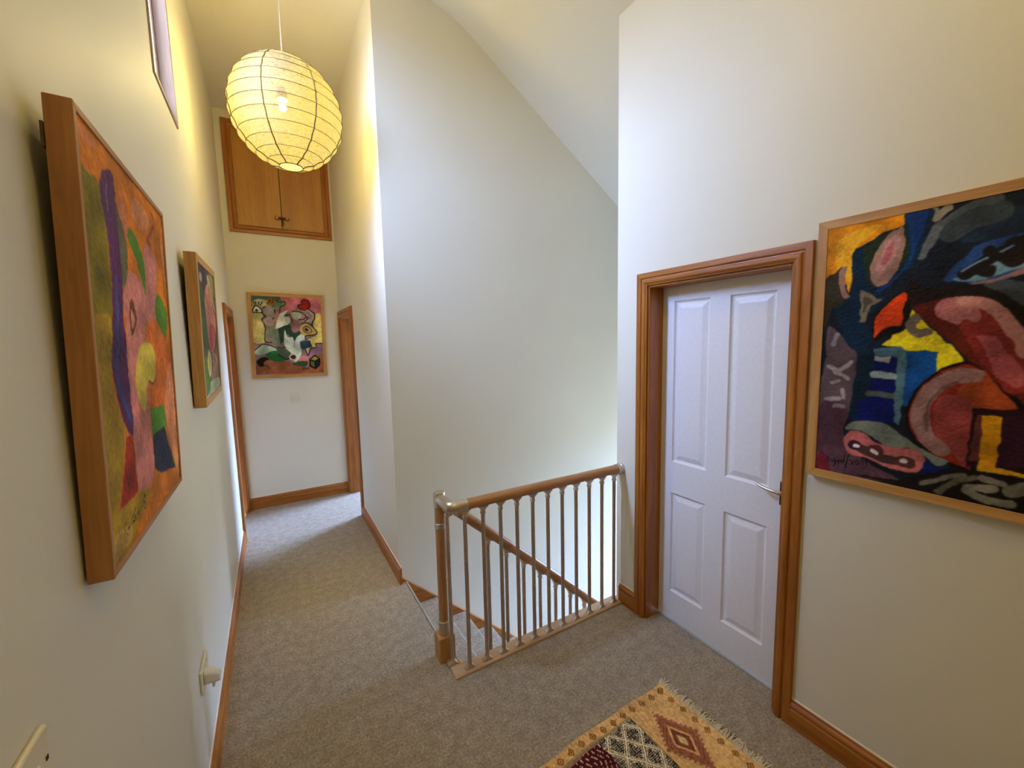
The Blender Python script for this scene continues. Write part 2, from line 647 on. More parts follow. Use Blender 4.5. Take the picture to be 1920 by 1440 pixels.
ART_THREE = ((24, 30, 42), '''
p;32,44,62;0;425 919 518 922 523 838 453 838 393 850
l;78,84,84;45;348 900 368 909 401 935 455 954
l;58,66,72;60;374 884 414 909 470 918
l;96,100,102;26;305 823 325 862 338 899
l;140,130,112;24;327 959 336 935 348 948 360 958
l;70,78,84;40;473 711 505 698 532 689
l;60,66,70;50;496 670 534 654
p;226,140,22;0;33 969 258 966 257 931 201 916 142 887 116 870 118 773 113 721 106 742 95 768 103 812 99 822 63 801 34 775
p;242,172,38;0;82 932 149 950 200 947 145 904 116 874 117 806 108 734 98 776 101 820 70 816 63 887
p;18,40,62;0;116 870 142 887 201 916 257 931 258 966 324 966 322 912 304 834 278 784 245 751 210 716 212 685 176 640 165 601 189 568 193 544 162 512 99 544 101 582 65 667 93 694 113 717 118 781
p;34,46,32;0;146 881 201 912 257 930 269 913 275 843 266 808 233 760 191 734 171 743 156 800 147 841
p;26,54,112;0;261 966 313 965 308 905 289 840 275 791 233 744 210 716 191 724 233 756 266 804 278 842 272 909
p;162,122,108;0;254 924 240 923 214 906 191 873 175 829 173 786 181 750 194 737 215 743 235 767 251 806 259 845 262 889
p;184,134,128;0;243 907 220 890 198 841 188 796 198 775 219 792 238 830 249 873
p;172,92,96;0;230 884 216 860 202 825 204 803 218 815 231 850
p;58,50,34;0;31 773 63 801 87 818 77 770 92 702 110 701 93 686 65 667 58 676 55 646 34 604
p;154,114,102;0;99 822 103 812 95 768 105 726 116 709 98 700 84 736 77 778 82 810
s;128,112,92;0;149 728 172 720 193 698 212 689 181 672 170 641 166 609 148 609 150 670 147 706
s;78,74,60;0;160 703 187 687 168 669 160 641 156 681
p;22,16,16;0;282 709 293 679 292 653 288 593 285 582 266 564 230 556 200 540 189 560 190 608 201 647 225 673 253 701
p;208,62,18;0;272 705 282 687 274 665 269 636 270 598 241 595 217 580 197 552 194 568 195 608 203 639 226 669 254 695
s;228,204,32;0;291 649 314 622 341 588 375 545 396 531 427 476 388 462 361 437 362 506 287 510 270 523 218 526 241 551 242 564 266 571 285 590 288 616
l;112,96,86;26;306 619 294 603 294 582 307 569 323 565 337 571
p;42,74,132;0;365 730 376 760 399 794 430 826 475 841 538 847 577 839 583 742 529 733 482 717 437 717 400 726
p;112,152,172;0;382 731 409 745 456 776 525 800 570 804 573 755 528 749 481 736 448 723 407 727
p;152,112,116;0;420 720 459 721 503 737 543 753 544 735 493 722 455 710
l;28,24,24;34;411 747 445 771 469 793 498 808 529 827
l;30,26,26;34;444 756 460 747
l;34,24,26;44;495 789 509 776
l;30,26,28;30;461 807 473 793
l;30,26,28;40;510 821 526 806
l;120,148,180;6;403 756 433 777 456 789
l;120,148,180;6;482 801 504 814
p;30,22,22;0;285 753 326 720 375 720 437 710 484 687 534 641 572 602 577 526 539 558 498 624 463 659 402 684 352 674 313 652 288 653
p;92,30,20;0;293 653 312 663 352 674 390 682 439 671 487 638 534 571 567 450 572 374 540 347 520 356 491 418 441 476 420 503 395 539 374 552 343 592 314 626
p;128,42,36;0;408 587 393 629 403 663 440 661 487 625 526 565 560 486 566 395 523 390 496 426 462 477 438 527
p;170,102,100;0;348 650 365 673 400 681 423 669 441 644 454 609 443 596 419 607 405 590 382 605 355 620
p;162,76,76;0;449 558 489 554 503 521 532 484 554 438 546 404 522 413 493 437 483 478 462 528
l;184,124,114;34;411 665 444 659 478 637 506 599 535 548 550 507
s;14,22,88;0;149 500 197 515 260 512 270 251 157 251 131 251 133 348
p;18,38,54;0;145 509 194 506 196 378 164 257 135 257 143 396
s;22,76,142;0;287 508 365 506 365 444 343 413 316 372 297 313 286 321
s;84,120,130;0;264 494 287 508 289 408 283 249 266 255 263 384
s;70,105,115;0;197 515 273 523 287 510 265 488 198 492
s;168,162,148;0;198 490 249 487 245 468 199 472
l;152,172,166;24;200 422 256 419
l;82,90,82;22;192 352 265 351
s;16,26,96;0;157 322 262 335 269 256 157 253
s;84,120,130;0;264 450 286 452 283 249 266 255
p;92,74,78;0;49 595 91 570 121 523 149 500 143 382 135 300 130 241 115 200 122 152 72 45 33 34 27 286 46 463
p;86,56,68;0;28 266 86 313 128 280 119 201 122 142 72 45 33 34
l;168,154,156;14;59 449 93 431 132 467
l;160,146,148;14;85 426 127 402
l;150,136,140;12;71 381 95 392
l;150,134,140;18;60 320 98 322
l;150,134,140;13;109 360 114 327
l;158,148,150;16;73 532 83 570
l;140,125,130;14;87 294 115 293
p;88,60,72;0;33 34 70 90 126 153 206 94 293 53 171 27 72 35
p;104,30,42;0;33 34 52 106 84 48 72 30
p;24,20,20;0;170 41 279 54 353 92 420 140 486 146 608 156 617 -1 468 -11 314 32
p;26,16,18;0;427 473 385 457 351 426 322 381 302 331 298 278 318 207 355 171 402 144 446 133 473 140 471 322 521 335 554 356 497 414 454 469
p;142,42,30;0;427 465 386 448 355 419 328 377 310 327 307 280 325 219 358 182 402 154 454 141 464 148 457 324 526 338 543 344 492 410 455 461
p;152,64,30;0;418 387 463 450 497 410 540 351 526 334 460 328 433 356
p;152,64,60;0;390 368 369 323 369 268 393 210 424 175 456 148 456 304 442 357
l;152,112,106;46;450 432 415 429 374 399 349 359 334 310 340 259 362 212 391 188
l;112,82,78;10;416 411 383 383 359 343 349 295 354 244
s;38,16,26;0;453 329 596 346 607 167 453 147 454 202
s;98,48,50;0;465 313 475 311 478 164 458 163 461 264
s;208,142,18;0;477 311 516 313 517 236 514 153 478 143 477 228
s;46,20,40;0;520 314 597 326 607 174 519 162
s;192,142,30;0;477 147 514 154 608 153 608 143 478 136
p;122,132,118;0;125 207 153 241 206 254 256 244 298 212 339 181 401 157 416 148 382 131 350 157 307 174 260 163 216 191 174 211
p;187,102,100;0;121 167 128 192 151 207 186 204 213 181 246 169 300 172 340 168 355 145 352 114 328 90 284 87 242 99 190 114 147 114 128 139
l;72,48,50;30;153 154 196 139 234 125 276 121 309 123
l;56,32,48;34;155 157 165 154
l;92,48,48;38;218 147 227 146
l;82,46,48;44;300 123 311 123
l;224,210,210;13;161 153 171 150
l;224,210,210;13;214 141 224 136
l;224,210,210;17;298 124 304 127
p;18,32,98;0;357 141 382 129 420 138 386 115 350 87 352 114
l;112,106,94;16;352 59 405 94 447 113
l;96,90,80;18;393 43 434 88 474 112
l;132,124,114;22;463 77 513 89
l;126,124,110;22;458 64 505 51 555 54
l;122,116,106;22;490 115 534 110
l;110,108,96;34;548 89 587 116
l;20,14,16;2.6;74 94 79 74
l;20,14,16;2.6;85 82 91 72 98 86 99 62 92 55
l;20,14,16;2.6;103 75 108 83 111 72 116 87 120 77 127 90
l;20,14,16;2.6;129 107 128 79 124 81
l;20,14,16;2.6;143 112 138 91 136 60 133 71
l;20,14,16;2.6;140 91 149 91
l;20,14,16;2.6;151 94 155 81 162 79
l;20,14,16;2.6;162 97 150 73
l;20,14,16;2.6;165 91 172 99 175 84 168 80 165 91
l;20,14,16;2.6;182 95 183 104 188 105 187 96 183 95
l;20,14,16;2.6;188 105 188 85
l;20,14,16;2.6;194 94 195 102 199 103 199 94 194 94
l;20,14,16;2.6;199 103 200 81
''')
ART_ONE = ((208, 118, 28), '''
p;132,116,26;0;3 876 106 883 175 876 198 789 204 710 190 594 164 513 154 499 138 449 156 377 215 312 214 281 139 191 91 120 31 97 13 216 16 443 12 518 5 507 12 743
p;170,136,40;0;45 580 183 572 164 513 154 499 138 449 156 377 215 312 214 281 139 191 92 124 45 94 28 175 34 328 28 443 38 519
l;222,128,80;22;52 957 102 960 155 962
p;172,136,32;0;102 129 411 121 470 83 314 52 39 -13 -24 11 -8 146 68 166
p;208,120,24;0;505 133 965 54 1065 -14 386 3 270 46 443 79
p;194,154,74;0;54 79 199 65 186 30 23 27
p;216,124,84;0;364 917 409 882 434 839 384 799 324 850
p;228,144,96;0;538 946 682 940 741 908 601 865 494 888
l;232,150,100;26;931 887 968 776 990 667
p;105,102,72;0;297 876 370 824 396 757 378 706 324 661 307 718 311 811
p;208,130,120;0;411 716 322 656 303 627 315 582 311 518 306 531 290 447 298 336 297 252 302 129 508 122 528 241 533 353 520 386 621 432 662 460 599 511 501 524 585 543 542 526 600 669 494 709
p;208,130,120;0;669 841 744 821 812 803 778 678 822 633 646 588 572 602 580 683 593 766
p;92,42,94;0;243 936 180 901 168 861 198 789 208 723 197 615 164 513 154 504 144 449 171 385 217 321 289 279 307 307 299 391 297 484 302 531 290 580 311 651 311 811 306 892 301 939
l;102,108,122;10;229 896 224 860 227 835
l;66,78,146;20;249 674 237 598 216 514 212 510 190 461 203 405 276 328
p;150,76,52;0;770 950 809 923 680 855 698 833 739 834 723 858 817 907 820 950
p;86,132,36;0;446 841 421 801 511 753 580 683 599 668 610 758 536 820
p;218,112,42;0;677 596 585 570 542 526 585 543 655 512 690 443 604 394 530 335 756 320 913 460 912 558 761 569
p;86,132,36;0;794 691 732 620 846 555 909 554 949 637
p;110,60,42;0;403 639 365 605 374 541 438 577 443 607
p;206,136,108;0;398 613 378 597 383 559 424 581
l;80,40,30;6;385 616 414 609
p;218,194,80;0;577 524 473 513 417 486 372 398 468 320 528 405 632 404 671 495
l;100,42,32;5;546 409 606 398 658 412
s;92,152,46;0;534 325 755 318 780 243 539 242
s;42,46,76;0;539 242 737 246 890 72 626 112 536 140
l;92,140,46;6;747 244 907 65
p;228,144,98;0;878 428 986 426 959 59 887 105 794 256 772 312
s;162,46,26;0;224 287 290 281 302 129 109 128 177 205
l;66,42,14;3.2;128 83 130 54
l;66,42,14;3.2;154 87 138 71 158 50
l;66,42,14;3.2;165 63 178 69 171 65 180 62
l;66,42,14;3.2;190 62 212 78 263 94
l;66,42,14;3.2;207 63 238 73 250 76
l;66,42,14;3.2;223 63 237 71 258 66 245 62 224 67
l;66,42,14;3.2;266 58 285 76 261 75
l;66,42,14;3.2;270 74 298 63
l;66,42,14;3.2;310 79 317 81
l;66,42,14;3.2;381 96 354 95 341 79
l;66,42,14;3.2;373 92 374 79 345 89
l;66,42,14;3.2;373 77 346 74 373 60 379 75
''')
ART_FOUR = ((142, 118, 112), '''
p;72,104,88;0;32 968 454 976 477 880 326 832 228 903 43 824
p;206,118,128;0;454 976 965 970 953 743 850 775 789 824 640 851 588 807 441 790 426 910
p;206,192,122;0;49 761 182 754 166 690 194 606 192 428 45 430 42 604
p;232,212,122;0;862 758 953 743 961 409 801 368 754 449 875 519 829 633
p;184,178,132;0;82 908 229 919 247 862 164 812 58 814
p;150,88,58;0;16 64 52 155 256 190 449 194 620 134 734 124 928 287 955 50
p;222,222,204;0;49 770 76 825 121 841 169 796 172 769
l;20,20,18;11;47 770 76 827 122 843 172 794 179 767 47 770
l;26,26,22;26;106 794 108 791
l;22,22,20;9;60 840 49 874
l;22,22,20;9;86 851 83 889
l;22,22,20;9;107 857 107 895
l;22,22,20;9;134 858 143 894
l;22,22,20;9;158 848 181 889
l;22,22,20;11;188 822 225 842
p;142,132,122;0;185 786 247 851 324 800 332 715 276 701 214 723
l;36,24,20;12;173 775 214 718 282 698 336 725 330 800
l;36,24,20;11;214 712 166 690 186 648 202 563 187 434 273 422
p;152,102,52;0;231 872 282 939 356 918 335 870 270 860
l;40,28,20;8;260 878 287 926
l;40,28,20;8;300 874 324 928
p;100,132,96;0;341 870 379 919 461 903 476 869 421 844 350 838
l;26,26,24;8;367 914 401 894 467 907 470 864 409 835 398 770
p;188,130,120;0;346 779 386 770 374 672 337 650 316 693
p;176,150,140;0;178 691 260 722 315 671 287 617 207 627
p;132,142,116;0;215 574 334 618 402 564 385 404 285 427 267 498 193 434
p;48,74,60;0;441 619 576 631 651 542 577 447 518 492 465 520 391 404 367 585
p;218,226,206;0;377 726 416 770 504 801 449 736 521 718 532 674 491 639 405 605 332 590
p;152,112,112;0;530 674 642 687 663 587 570 536 526 608
l;30,24,22;10;450 739 523 751 550 708 554 675
p;170,170,150;0;549 773 648 787 682 732 630 698 557 708
p;165,188,166;0;53 323 144 393 270 378 350 333 230 308 147 281 67 283
l;24,26,22;9;54 328 108 370 156 402 270 378 362 344 460 364 530 296
p;44,106,56;0;181 276 302 325 406 271 419 198 281 200 225 237
p;82,96,76;0;329 378 482 319 529 285 450 214 357 261
l;24,26,22;9;346 278 439 219 501 229
p;208,222,208;0;444 575 481 486 542 486 569 428 604 486 669 520 720 486 690 452 637 418 657 293 613 223 560 182 505 296 438 387
l;70,90,80;6;569 430 559 363
p;182,40,26;0;726 938 782 924 799 869 766 823 700 819 651 840 646 868 691 881 687 915
l;40,16,14;11;726 941 785 924 802 869 768 821 700 817 649 840 643 868 691 881 687 916 726 941
p;178,162,148;0;737 811 827 814 865 759 845 679 805 656 754 672 729 677 810 712 811 769
l;30,20,20;12;789 818 851 781 863 725 831 667 816 622
l;60,24,22;10;562 796 685 782 739 733 705 699 642 696
l;34,24,20;10;739 728 770 717 723 672
p;202,172,104;0;656 609 702 654 778 644 882 529 719 506 658 542
l;24,20,18;10;677 643 741 657 816 622 882 529 725 499 728 451
p;120,100,62;0;686 587 732 627 776 610 824 548 727 531
p;204,176,108;0;701 582 731 610 769 597 799 554 731 542
p;58,54,40;0;713 578 737 599 767 571 760 556 728 556
s;38,70,82;0;644 429 779 445 801 371 721 335 658 336
p;196,124,118;0;613 226 729 257 742 147 646 150
p;150,110,132;0;705 275 786 345 865 356 855 402 954 403 957 333 888 285 754 245
l;30,18,26;9;714 326 743 262 786 345 865 356 852 404 954 406
s;232,212,140;0;716 347 772 360 733 282
p;36,28,26;0;67 204 145 252 226 226 196 170 125 139 81 163
p;172,112,54;0;151 184 211 215 223 182 172 155
l;30,26,22;6;184 156 225 110
p;60,80,55;0;547 180 725 188 696 125 545 146
l;218,208,198;80;534 242 539 241
l;76,36,36;54;535 244 539 244
s;22,20,20;0;834 268 908 217 903 133 832 86 752 131 750 212
s;152,142,62;0;830 248 881 216 833 196 778 212
s;92,102,62;0;771 200 824 178 823 112 769 144
s;28,34,46;0;842 177 891 201 888 140 838 111
l;40,24,18;5;657 115 667 80 682 114 696 85 714 113 732 89 746 108
''')
ART_TWO = ((98, 88, 68), '''
p;60,80,56;0;27 955 300 956 228 873 58 861
p;72,62,74;0;181 947 559 966 528 847 313 751 130 846
p;196,168,160;0;132 893 237 890 211 839 130 846
p;70,96,70;0;81 802 313 751 272 558 417 467 308 391 154 395 102 593
p;136,132,82;0;685 937 931 928 938 801 749 786
p;192,168,132;0;548 920 663 898 921 662 768 712 550 850
p;192,128,112;0;318 759 550 850 773 693 909 573 713 382 493 352 369 441 327 601
p;170,80,76;0;539 555 792 523 665 383 498 360 421 449
l;70,36,36;12;478 720 534 609 620 503 508 378
l;84,60,86;18;587 701 647 613
l;214,178,152;8;346 753 373 603 408 449
p;88,124,68;0;116 325 294 308 363 168 288 99 90 89 99 239
p;214,198,134;0;351 373 462 300 412 190 285 187 249 286
p;162,122,108;0;566 349 854 281 775 132 401 147 552 250
l;70,40,36;8;605 311 781 236 688 158 752 124 371 146
p;168,178,152;0;369 142 860 124 913 35 65 45 269 89
l;196,140,96;10;744 352 805 274 849 135
''')

# ================================================================ the setting
XL, XC, XR = -0.309, 0.690, 1.848          # left wall, corridor's right wall, door wall
YB, YE, YD, YREAR = 2.818, 4.955, 1.858, -1.6   # stairwell wall, far wall, end of door wall, rear wall
ZC = 3.95
KX, KZ, SL = 1.243, 3.926, -0.6744         # where the ceiling starts to slope


def zceil(x):
    return min(ZC, KZ + SL * (x - KX))


def wall_x(name, x0, x1, ya, yb, za, zb, holes, mat):
    """wall in a plane of constant x with rectangular openings (y0, y1, z0, z1)"""
    m = MB()
    ys = sorted({ya, yb} | {h[0] for h in holes} | {h[1] for h in holes})
    for a, b in zip(ys[:-1], ys[1:]):
        hs = sorted([h for h in holes if h[0] < b and h[1] > a], key=lambda h: h[2])
        z = za
        for h in hs:
            if h[2] > z:
                m.box(x0, x1, a, b, z, h[2])
            z = h[3]
        if z < zb:
            m.box(x0, x1, a, b, z, zb)
    return struct(m.build(name, mat))


WIN = (2.138, 2.616, 2.748, 3.82)
LDOOR = (4.165, 4.885)
DOOR = (0.862, 1.636)
DH = 1.99
wall_x('wall_left', XL - 0.15, XL, YREAR - 0.14, YE + 0.14, -0.25, ZC + 0.05,
       [WIN, (LDOOR[0], LDOOR[1], -0.3, DH)], M_WALL)
# added unseen outer leaf: its deep, open-topped slot steers the window's daylight
wall_x('window_light_baffle', XL - 0.50, XL - 0.15, YREAR - 0.14, YE + 0.14, -0.25, ZC + 0.02,
       [(WIN[0], WIN[1], WIN[2] - 0.02, ZC + 0.3)], M_WALL)
m = MB().box(XL, XC, YE, YE + 0.14, -0.25, ZC + 0.05)
struct(m.build('wall_far', M_WALL))
wall_x('wall_corridor', XC, XC + 0.14, YB + 0.14, YE + 0.14, -0.25, ZC + 0.05,
       [(LDOOR[0], LDOOR[1], -0.3, DH)], M_WALL)
m = MB()
m.prism([(XC, -2.75), (4.74, -2.75), (4.74, zceil(4.74) + 0.05), (KX, ZC + 0.04), (XC, ZC + 0.05)], 1, YB, YB + 0.14)
struct(m.build('wall_stairwell', M_WALL))
# the door wall, its top follows the roof slope
m = MB()
for a, b, z0 in ((YREAR - 0.14, DOOR[0], -0.25), (DOOR[0], DOOR[1], DH), (DOOR[1], YD, -0.25)):
    m.prism([(XR, z0), (XR + 0.14, z0), (XR + 0.14, zceil(XR + 0.14) + 0.04), (XR, zceil(XR) + 0.04)], 1, a, b)
struct(m.build('wall_right', M_WALL))
m = MB()
m.prism([(XL - 0.15, -0.25), (XR + 0.14, -0.25), (XR + 0.14, zceil(XR + 0.14) + 0.04), (KX, ZC + 0.04), (XL - 0.15, ZC + 0.05)], 1, YREAR - 0.14, YREAR)
struct(m.build('wall_rear', M_WALL))
# below the landing and beside the flight
m = MB()
m.box(XR + 0.14, 4.74, YD - 0.14, YD, -2.75, 3.42)
m.box(0.55, XR + 0.14, YD - 0.02, YD + 0.0, -2.75, -0.25)
m.box(0.55, 0.66, YD, YB, -2.75, -0.25)
struct(m.build('wall_understair', M_WALL))
wall_x('wall_stair_end', 4.6, 4.74, YD - 0.14, YB + 0.14, -2.75, 3.42, [(1.95, 2.71, -0.5, 0.95)], M_WALL)
# the two rooms whose daylight reaches the landing
m = MB()
m.box(XC + 0.14, XC + 0.16, YE + 0.14, 6.4, -0.2, 2.5)
m.box(XC + 0.14, 3.52, 6.4, 6.5, -0.2, 2.5)
m.box(XC + 0.14, 3.52, YB + 0.14, 6.5, 2.5, 2.6)
struct(m.build('wall_bedroom', M_WALL))
wall_x('wall_bedroom_window', 3.40, 3.52, YB + 0.14, 6.5, -0.2, 2.6, [(4.9, 6.2, 0.75, 2.25)], M_WALL)
m = MB()
m.box(XR + 0.14, 4.3, YREAR - 0.14, YREAR, -0.2, 2.4)
m.box(XR + 0.14, 4.3, YREAR - 0.14, YD - 0.14, 2.4, 2.5)
struct(m.build('wall_study', M_WALL))
wall_x('wall_study_window', 4.2, 4.3, YREAR, YD - 0.14, -0.2, 2.5, [(-0.4, 0.8, 0.8, 2.0)], M_WALL)

# floor: landing, corridor, rooms, lower hall
m = MB()
m.box(XL - 0.02, XR, YREAR, YD + 0.004, -0.25, 0)
m.box(XL - 0.02, XC + 0.03, YD + 0.004, YE, -0.25, 0)
m.box(XC + 0.03, XC + 0.15, LDOOR[0] - 0.05, LDOOR[1] + 0.05, -0.25, 0)
m.box(XR, XR + 0.15, DOOR[0] - 0.03, DOOR[1] + 0.03, -0.25, 0)
m.box(XC + 0.15, 3.45, YB + 0.13, 6.45, -0.25, 0)
m.box(XR + 0.15, 4.25, YREAR, YD - 0.14, -0.25, 0)
struct(m.build('floor', M_CARPET))
m = MB().box(0.5, 4.7, YD - 0.05, YB + 0.05, -2.75, -2.54)
struct(m.build('floor_lower_hall', M_CARPET))

# ceiling: flat, rolled over into the roof slope
prof = [(XL - 0.15, ZC), (1.05, ZC)]
for k in range(1, 8):
    t = k / 8
    a, b, c = Vector((1.05, ZC)), Vector((1.21, ZC)), Vector((1.40, KZ + SL * (1.40 - KX)))
    q = a * (1 - t) ** 2 + b * 2 * t * (1 - t) + c * t * t
    prof.append((q.x, q.y))
prof += [(1.40, KZ + SL * (1.40 - KX)), (4.74, KZ + SL * (4.74 - KX)), (4.74, 4.15), (XL - 0.15, 4.15)]
struct(MB().prism(prof, 1, YREAR - 0.14, YE + 0.14).build('ceiling', M_CEIL, smooth=True))

# ---------------------------------------------------------------- skirting boards
SK = [(0, 0), (0.018, 0), (0.018, 0.078), (0.0150, 0.082), (0.0150, 0.086), (0.0185, 0.092), (0.0185, 0.100), (0.014, 0.106), (0.010, 0.109), (0.007, 0.118), (0.004, 0.120), (0, 0.120)]


def skirting(name, axis, at, sign, a0, a1):
    """moulded pine board against the plane axis = at, proud towards sign"""
    run = 1 - axis
    e = empty(name, (0, 0, 0))
    struct(e)
    pr = [(at + sign * d, z) for d, z in SK]
    b = MB()
    b.prism(pr, run, a0, a1)
    b.build('board', pine(run, 'pine'), e)
    c = MB()
    c.prism([(at, 0.1195), (at + sign * 0.0045, 0.1195), (at, 0.1255)], run, a0, a1)
    c.build('painted_bead', M_CAULK, e)
    return e


skirting('baseboard_left', 0, XL, 1, YREAR, LDOOR[0] - 0.066)
skirting('baseboard_far', 1, YE, -1, XL + 0.021, XC - 0.021)
skirting('baseboard_corridor', 0, XC, -1, 2.768, LDOOR[0] - 0.066)
skirting('baseboard_right_1', 0, XR, -1, DOOR[1] + 0.046, YD - 0.034)
skirting('baseboard_right_2', 0, XR, -1, YREAR, DOOR[0] - 0.046)
skirting('baseboard_rear', 1, YREAR, 1, XL + 0.02, XR - 0.02)

# ---------------------------------------------------------------- door surrounds
AR = [(0, 0), (0, 0.013), (0.006, 0.015), (0.010, 0.019), (0.016, 0.0215), (0.024, 0.0215), (0.030, 0.019), (0.033, 0.013), (0.037, 0.0125), (0.041, 0.018), (0.045, 0.0195), (0.068, 0.0195), (0.070, 0.017), (0.070, 0)]


def surround(name, wx, sign, y0, y1, zt, depth, far_clip=None):
    """lining of the opening plus three mitred, moulded architraves; clear opening y0..y1"""
    e = empty(name, (wx, (y0 + y1) / 2, 0))
    struct(e)
    P = lambda d, y, z: (wx + sign * d, y, z)
    for s, yi in ((-1, y0), (1, y1)):
        n = 0.066 if (s == 1 and far_clip) else 0.070
        pr = [(min(a, n), b) for a, b in AR]
        MB().rings([[P(b, yi + s * a, 0) for a, b in pr], [P(b, yi + s * a, zt + a) for a, b in pr]]).build('architrave', pine(2), e)
    MB().rings([[P(b, y0 - a, zt + a) for a, b in AR], [P(b, y1 + min(a, 0.066 if far_clip else 0.07), zt + a) for a, b in AR]]).build('architrave', pine(1), e)
    xa, xb = sorted((wx + sign * 0.002, wx - sign * depth))
    for ya, yb in ((y0 - 0.012, y0 + 0.012), (y1 - 0.012, y1 + 0.012)):
        MB().box(xa, xb, ya, yb, 0, zt).build('jamb_lining', pine(2), e, 0.002)
    MB().box(xa, xb, y0 + 0.012, y1 - 0.012, zt - 0.012, zt + 0.012).build('head_lining', pine(1), e, 0.002)
    return e


surround('trim_1', XR, -1, DOOR[0] + 0.014, DOOR[1] - 0.014, 1.982, 0.145)
surround('trim_2', XC, -1, LDOOR[0] + 0.004, LDOOR[1] - 0.004, 1.984, 0.142, True)
surround('trim_3', XL, 1, LDOOR[0] + 0.004, LDOOR[1] - 0.004, 1.984, 0.152, True)

# ---------------------------------------------------------------- doors
def panel_door(name, xf, sign, y0, y1, zb, zt, thick, panels):
    """moulded four-panel leaf; face at x = xf looking towards sign; panels (y0, y1, z0, z1)"""
    e = empty(name, (xf, (y0 + y1) / 2, zb))
    struct(e)
    m = MB()
    ys = sorted({y0, y1} | {p[0] for p in panels} | {p[1] for p in panels})
    zs = sorted({zb, zt} | {p[2] for p in panels} | {p[3] for p in panels})
    X = lambda d: xf - sign * d
    # stiles and rails as a face with holes, then the sides and back
    for a, b in zip(ys[:-1], ys[1:]):
        for c, d in zip(zs[:-1], zs[1:]):
            if any(p[0] <= a and b <= p[1] and p[2] <= c and d <= p[3] for p in panels):
                continue
            m.add([(X(0), a, c), (X(0), b, c), (X(0), b, d), (X(0), a, d)], [(0, 1, 2, 3)])
    bk = [(X(thick), y0, zb), (X(thick), y1, zb), (X(thick), y1, zt), (X(thick), y0, zt)]
    fr = [(X(0), y0, zb), (X(0), y1, zb), (X(0), y1, zt), (X(0), y0, zt)]
    m.add(bk + fr, [(3, 2, 1, 0), (0, 1, 5, 4), (1, 2, 6, 5), (2, 3, 7, 6), (3, 0, 4, 7)])
    leaf = m.build('leaf', M_GLOSS, e)
    for p in panels:
        q = MB()
        rings = []
        for ins, d in ((0, 0), (0.006, 0.009), (0.012, 0.0115), (0.016, 0.0115), (0.040, 0.003), (0.046, 0.002)):
            rings.append([(X(d), p[0] + ins, p[2] + ins), (X(d), p[1] - ins, p[2] + ins), (X(d), p[1] - ins, p[3] - ins), (X(d), p[0] + ins, p[3] - ins)])
        q.rings(rings, cap=False)
        o = len(q.v) - 4
        q.f.append((o, o + 1, o + 2, o + 3))
        q.build('panel', M_GLOSS, e)
    return e


XF = 1.957
d1 = panel_door('door_1', XF, -1, 0.868, 1.630, 0.017, 1.978, 0.035,
                [(0.996, 1.211, 0.979, 1.892), (1.318, 1.533, 0.979, 1.892),
                 (0.996, 1.211, 0.190, 0.795), (1.318, 1.533, 0.190, 0.795)])
h = empty('door_handle', (XF, 0.915, 0.977))
h.parent = d1
h.location = (0, 0.915 - d1.location.y, 0.977 - d1.location.z)
MB().box(XF - 0.008, XF, 0.896, 0.945, 0.922, 1.032).build('backplate', M_BRONZE, h, 0.003)
lv = MB().tube([(XF - 0.006, 0.918, 0.990), (XF - 0.040, 0.920, 0.990), (XF - 0.047, 0.930, 0.989), (XF - 0.049, 0.955, 0.992), (XF - 0.049, 0.985, 0.995), (XF - 0.048, 1.008, 0.999), (XF - 0.046, 1.024, 1.006), (XF - 0.044, 1.030, 1.010)],
               [0.011, 0.010, 0.010, 0.0085, 0.007, 0.007, 0.0065, 0.004], 12)
lv.build('lever', M_NICKEL, h, smooth=True)
MB().lathe((XF - 0.012, 0.918, 0.990), [(0.016, -0.004), (0.015, 0.004)], 20, 0).build('rose', M_NICKEL, h, smooth=True)
MB().box(XF - 0.004, XF + 0.031, 0.868, 1.630, 0.0, 0.004).build('carpet_bar', M_NICKEL, d1, 0.001)

d2 = panel_door('door_2', XL - 0.10, 1, LDOOR[0] + 0.018, LDOOR[1] - 0.018, 0.010, 1.970, 0.035,
                [(LDOOR[0] + 0.12, LDOOR[0] + 0.32, 0.98, 1.88), (LDOOR[0] + 0.40, LDOOR[0] + 0.60, 0.98, 1.88),
                 (LDOOR[0] + 0.12, LDOOR[0] + 0.32, 0.19, 0.80), (LDOOR[0] + 0.40, LDOOR[0] + 0.60, 0.19, 0.80)])

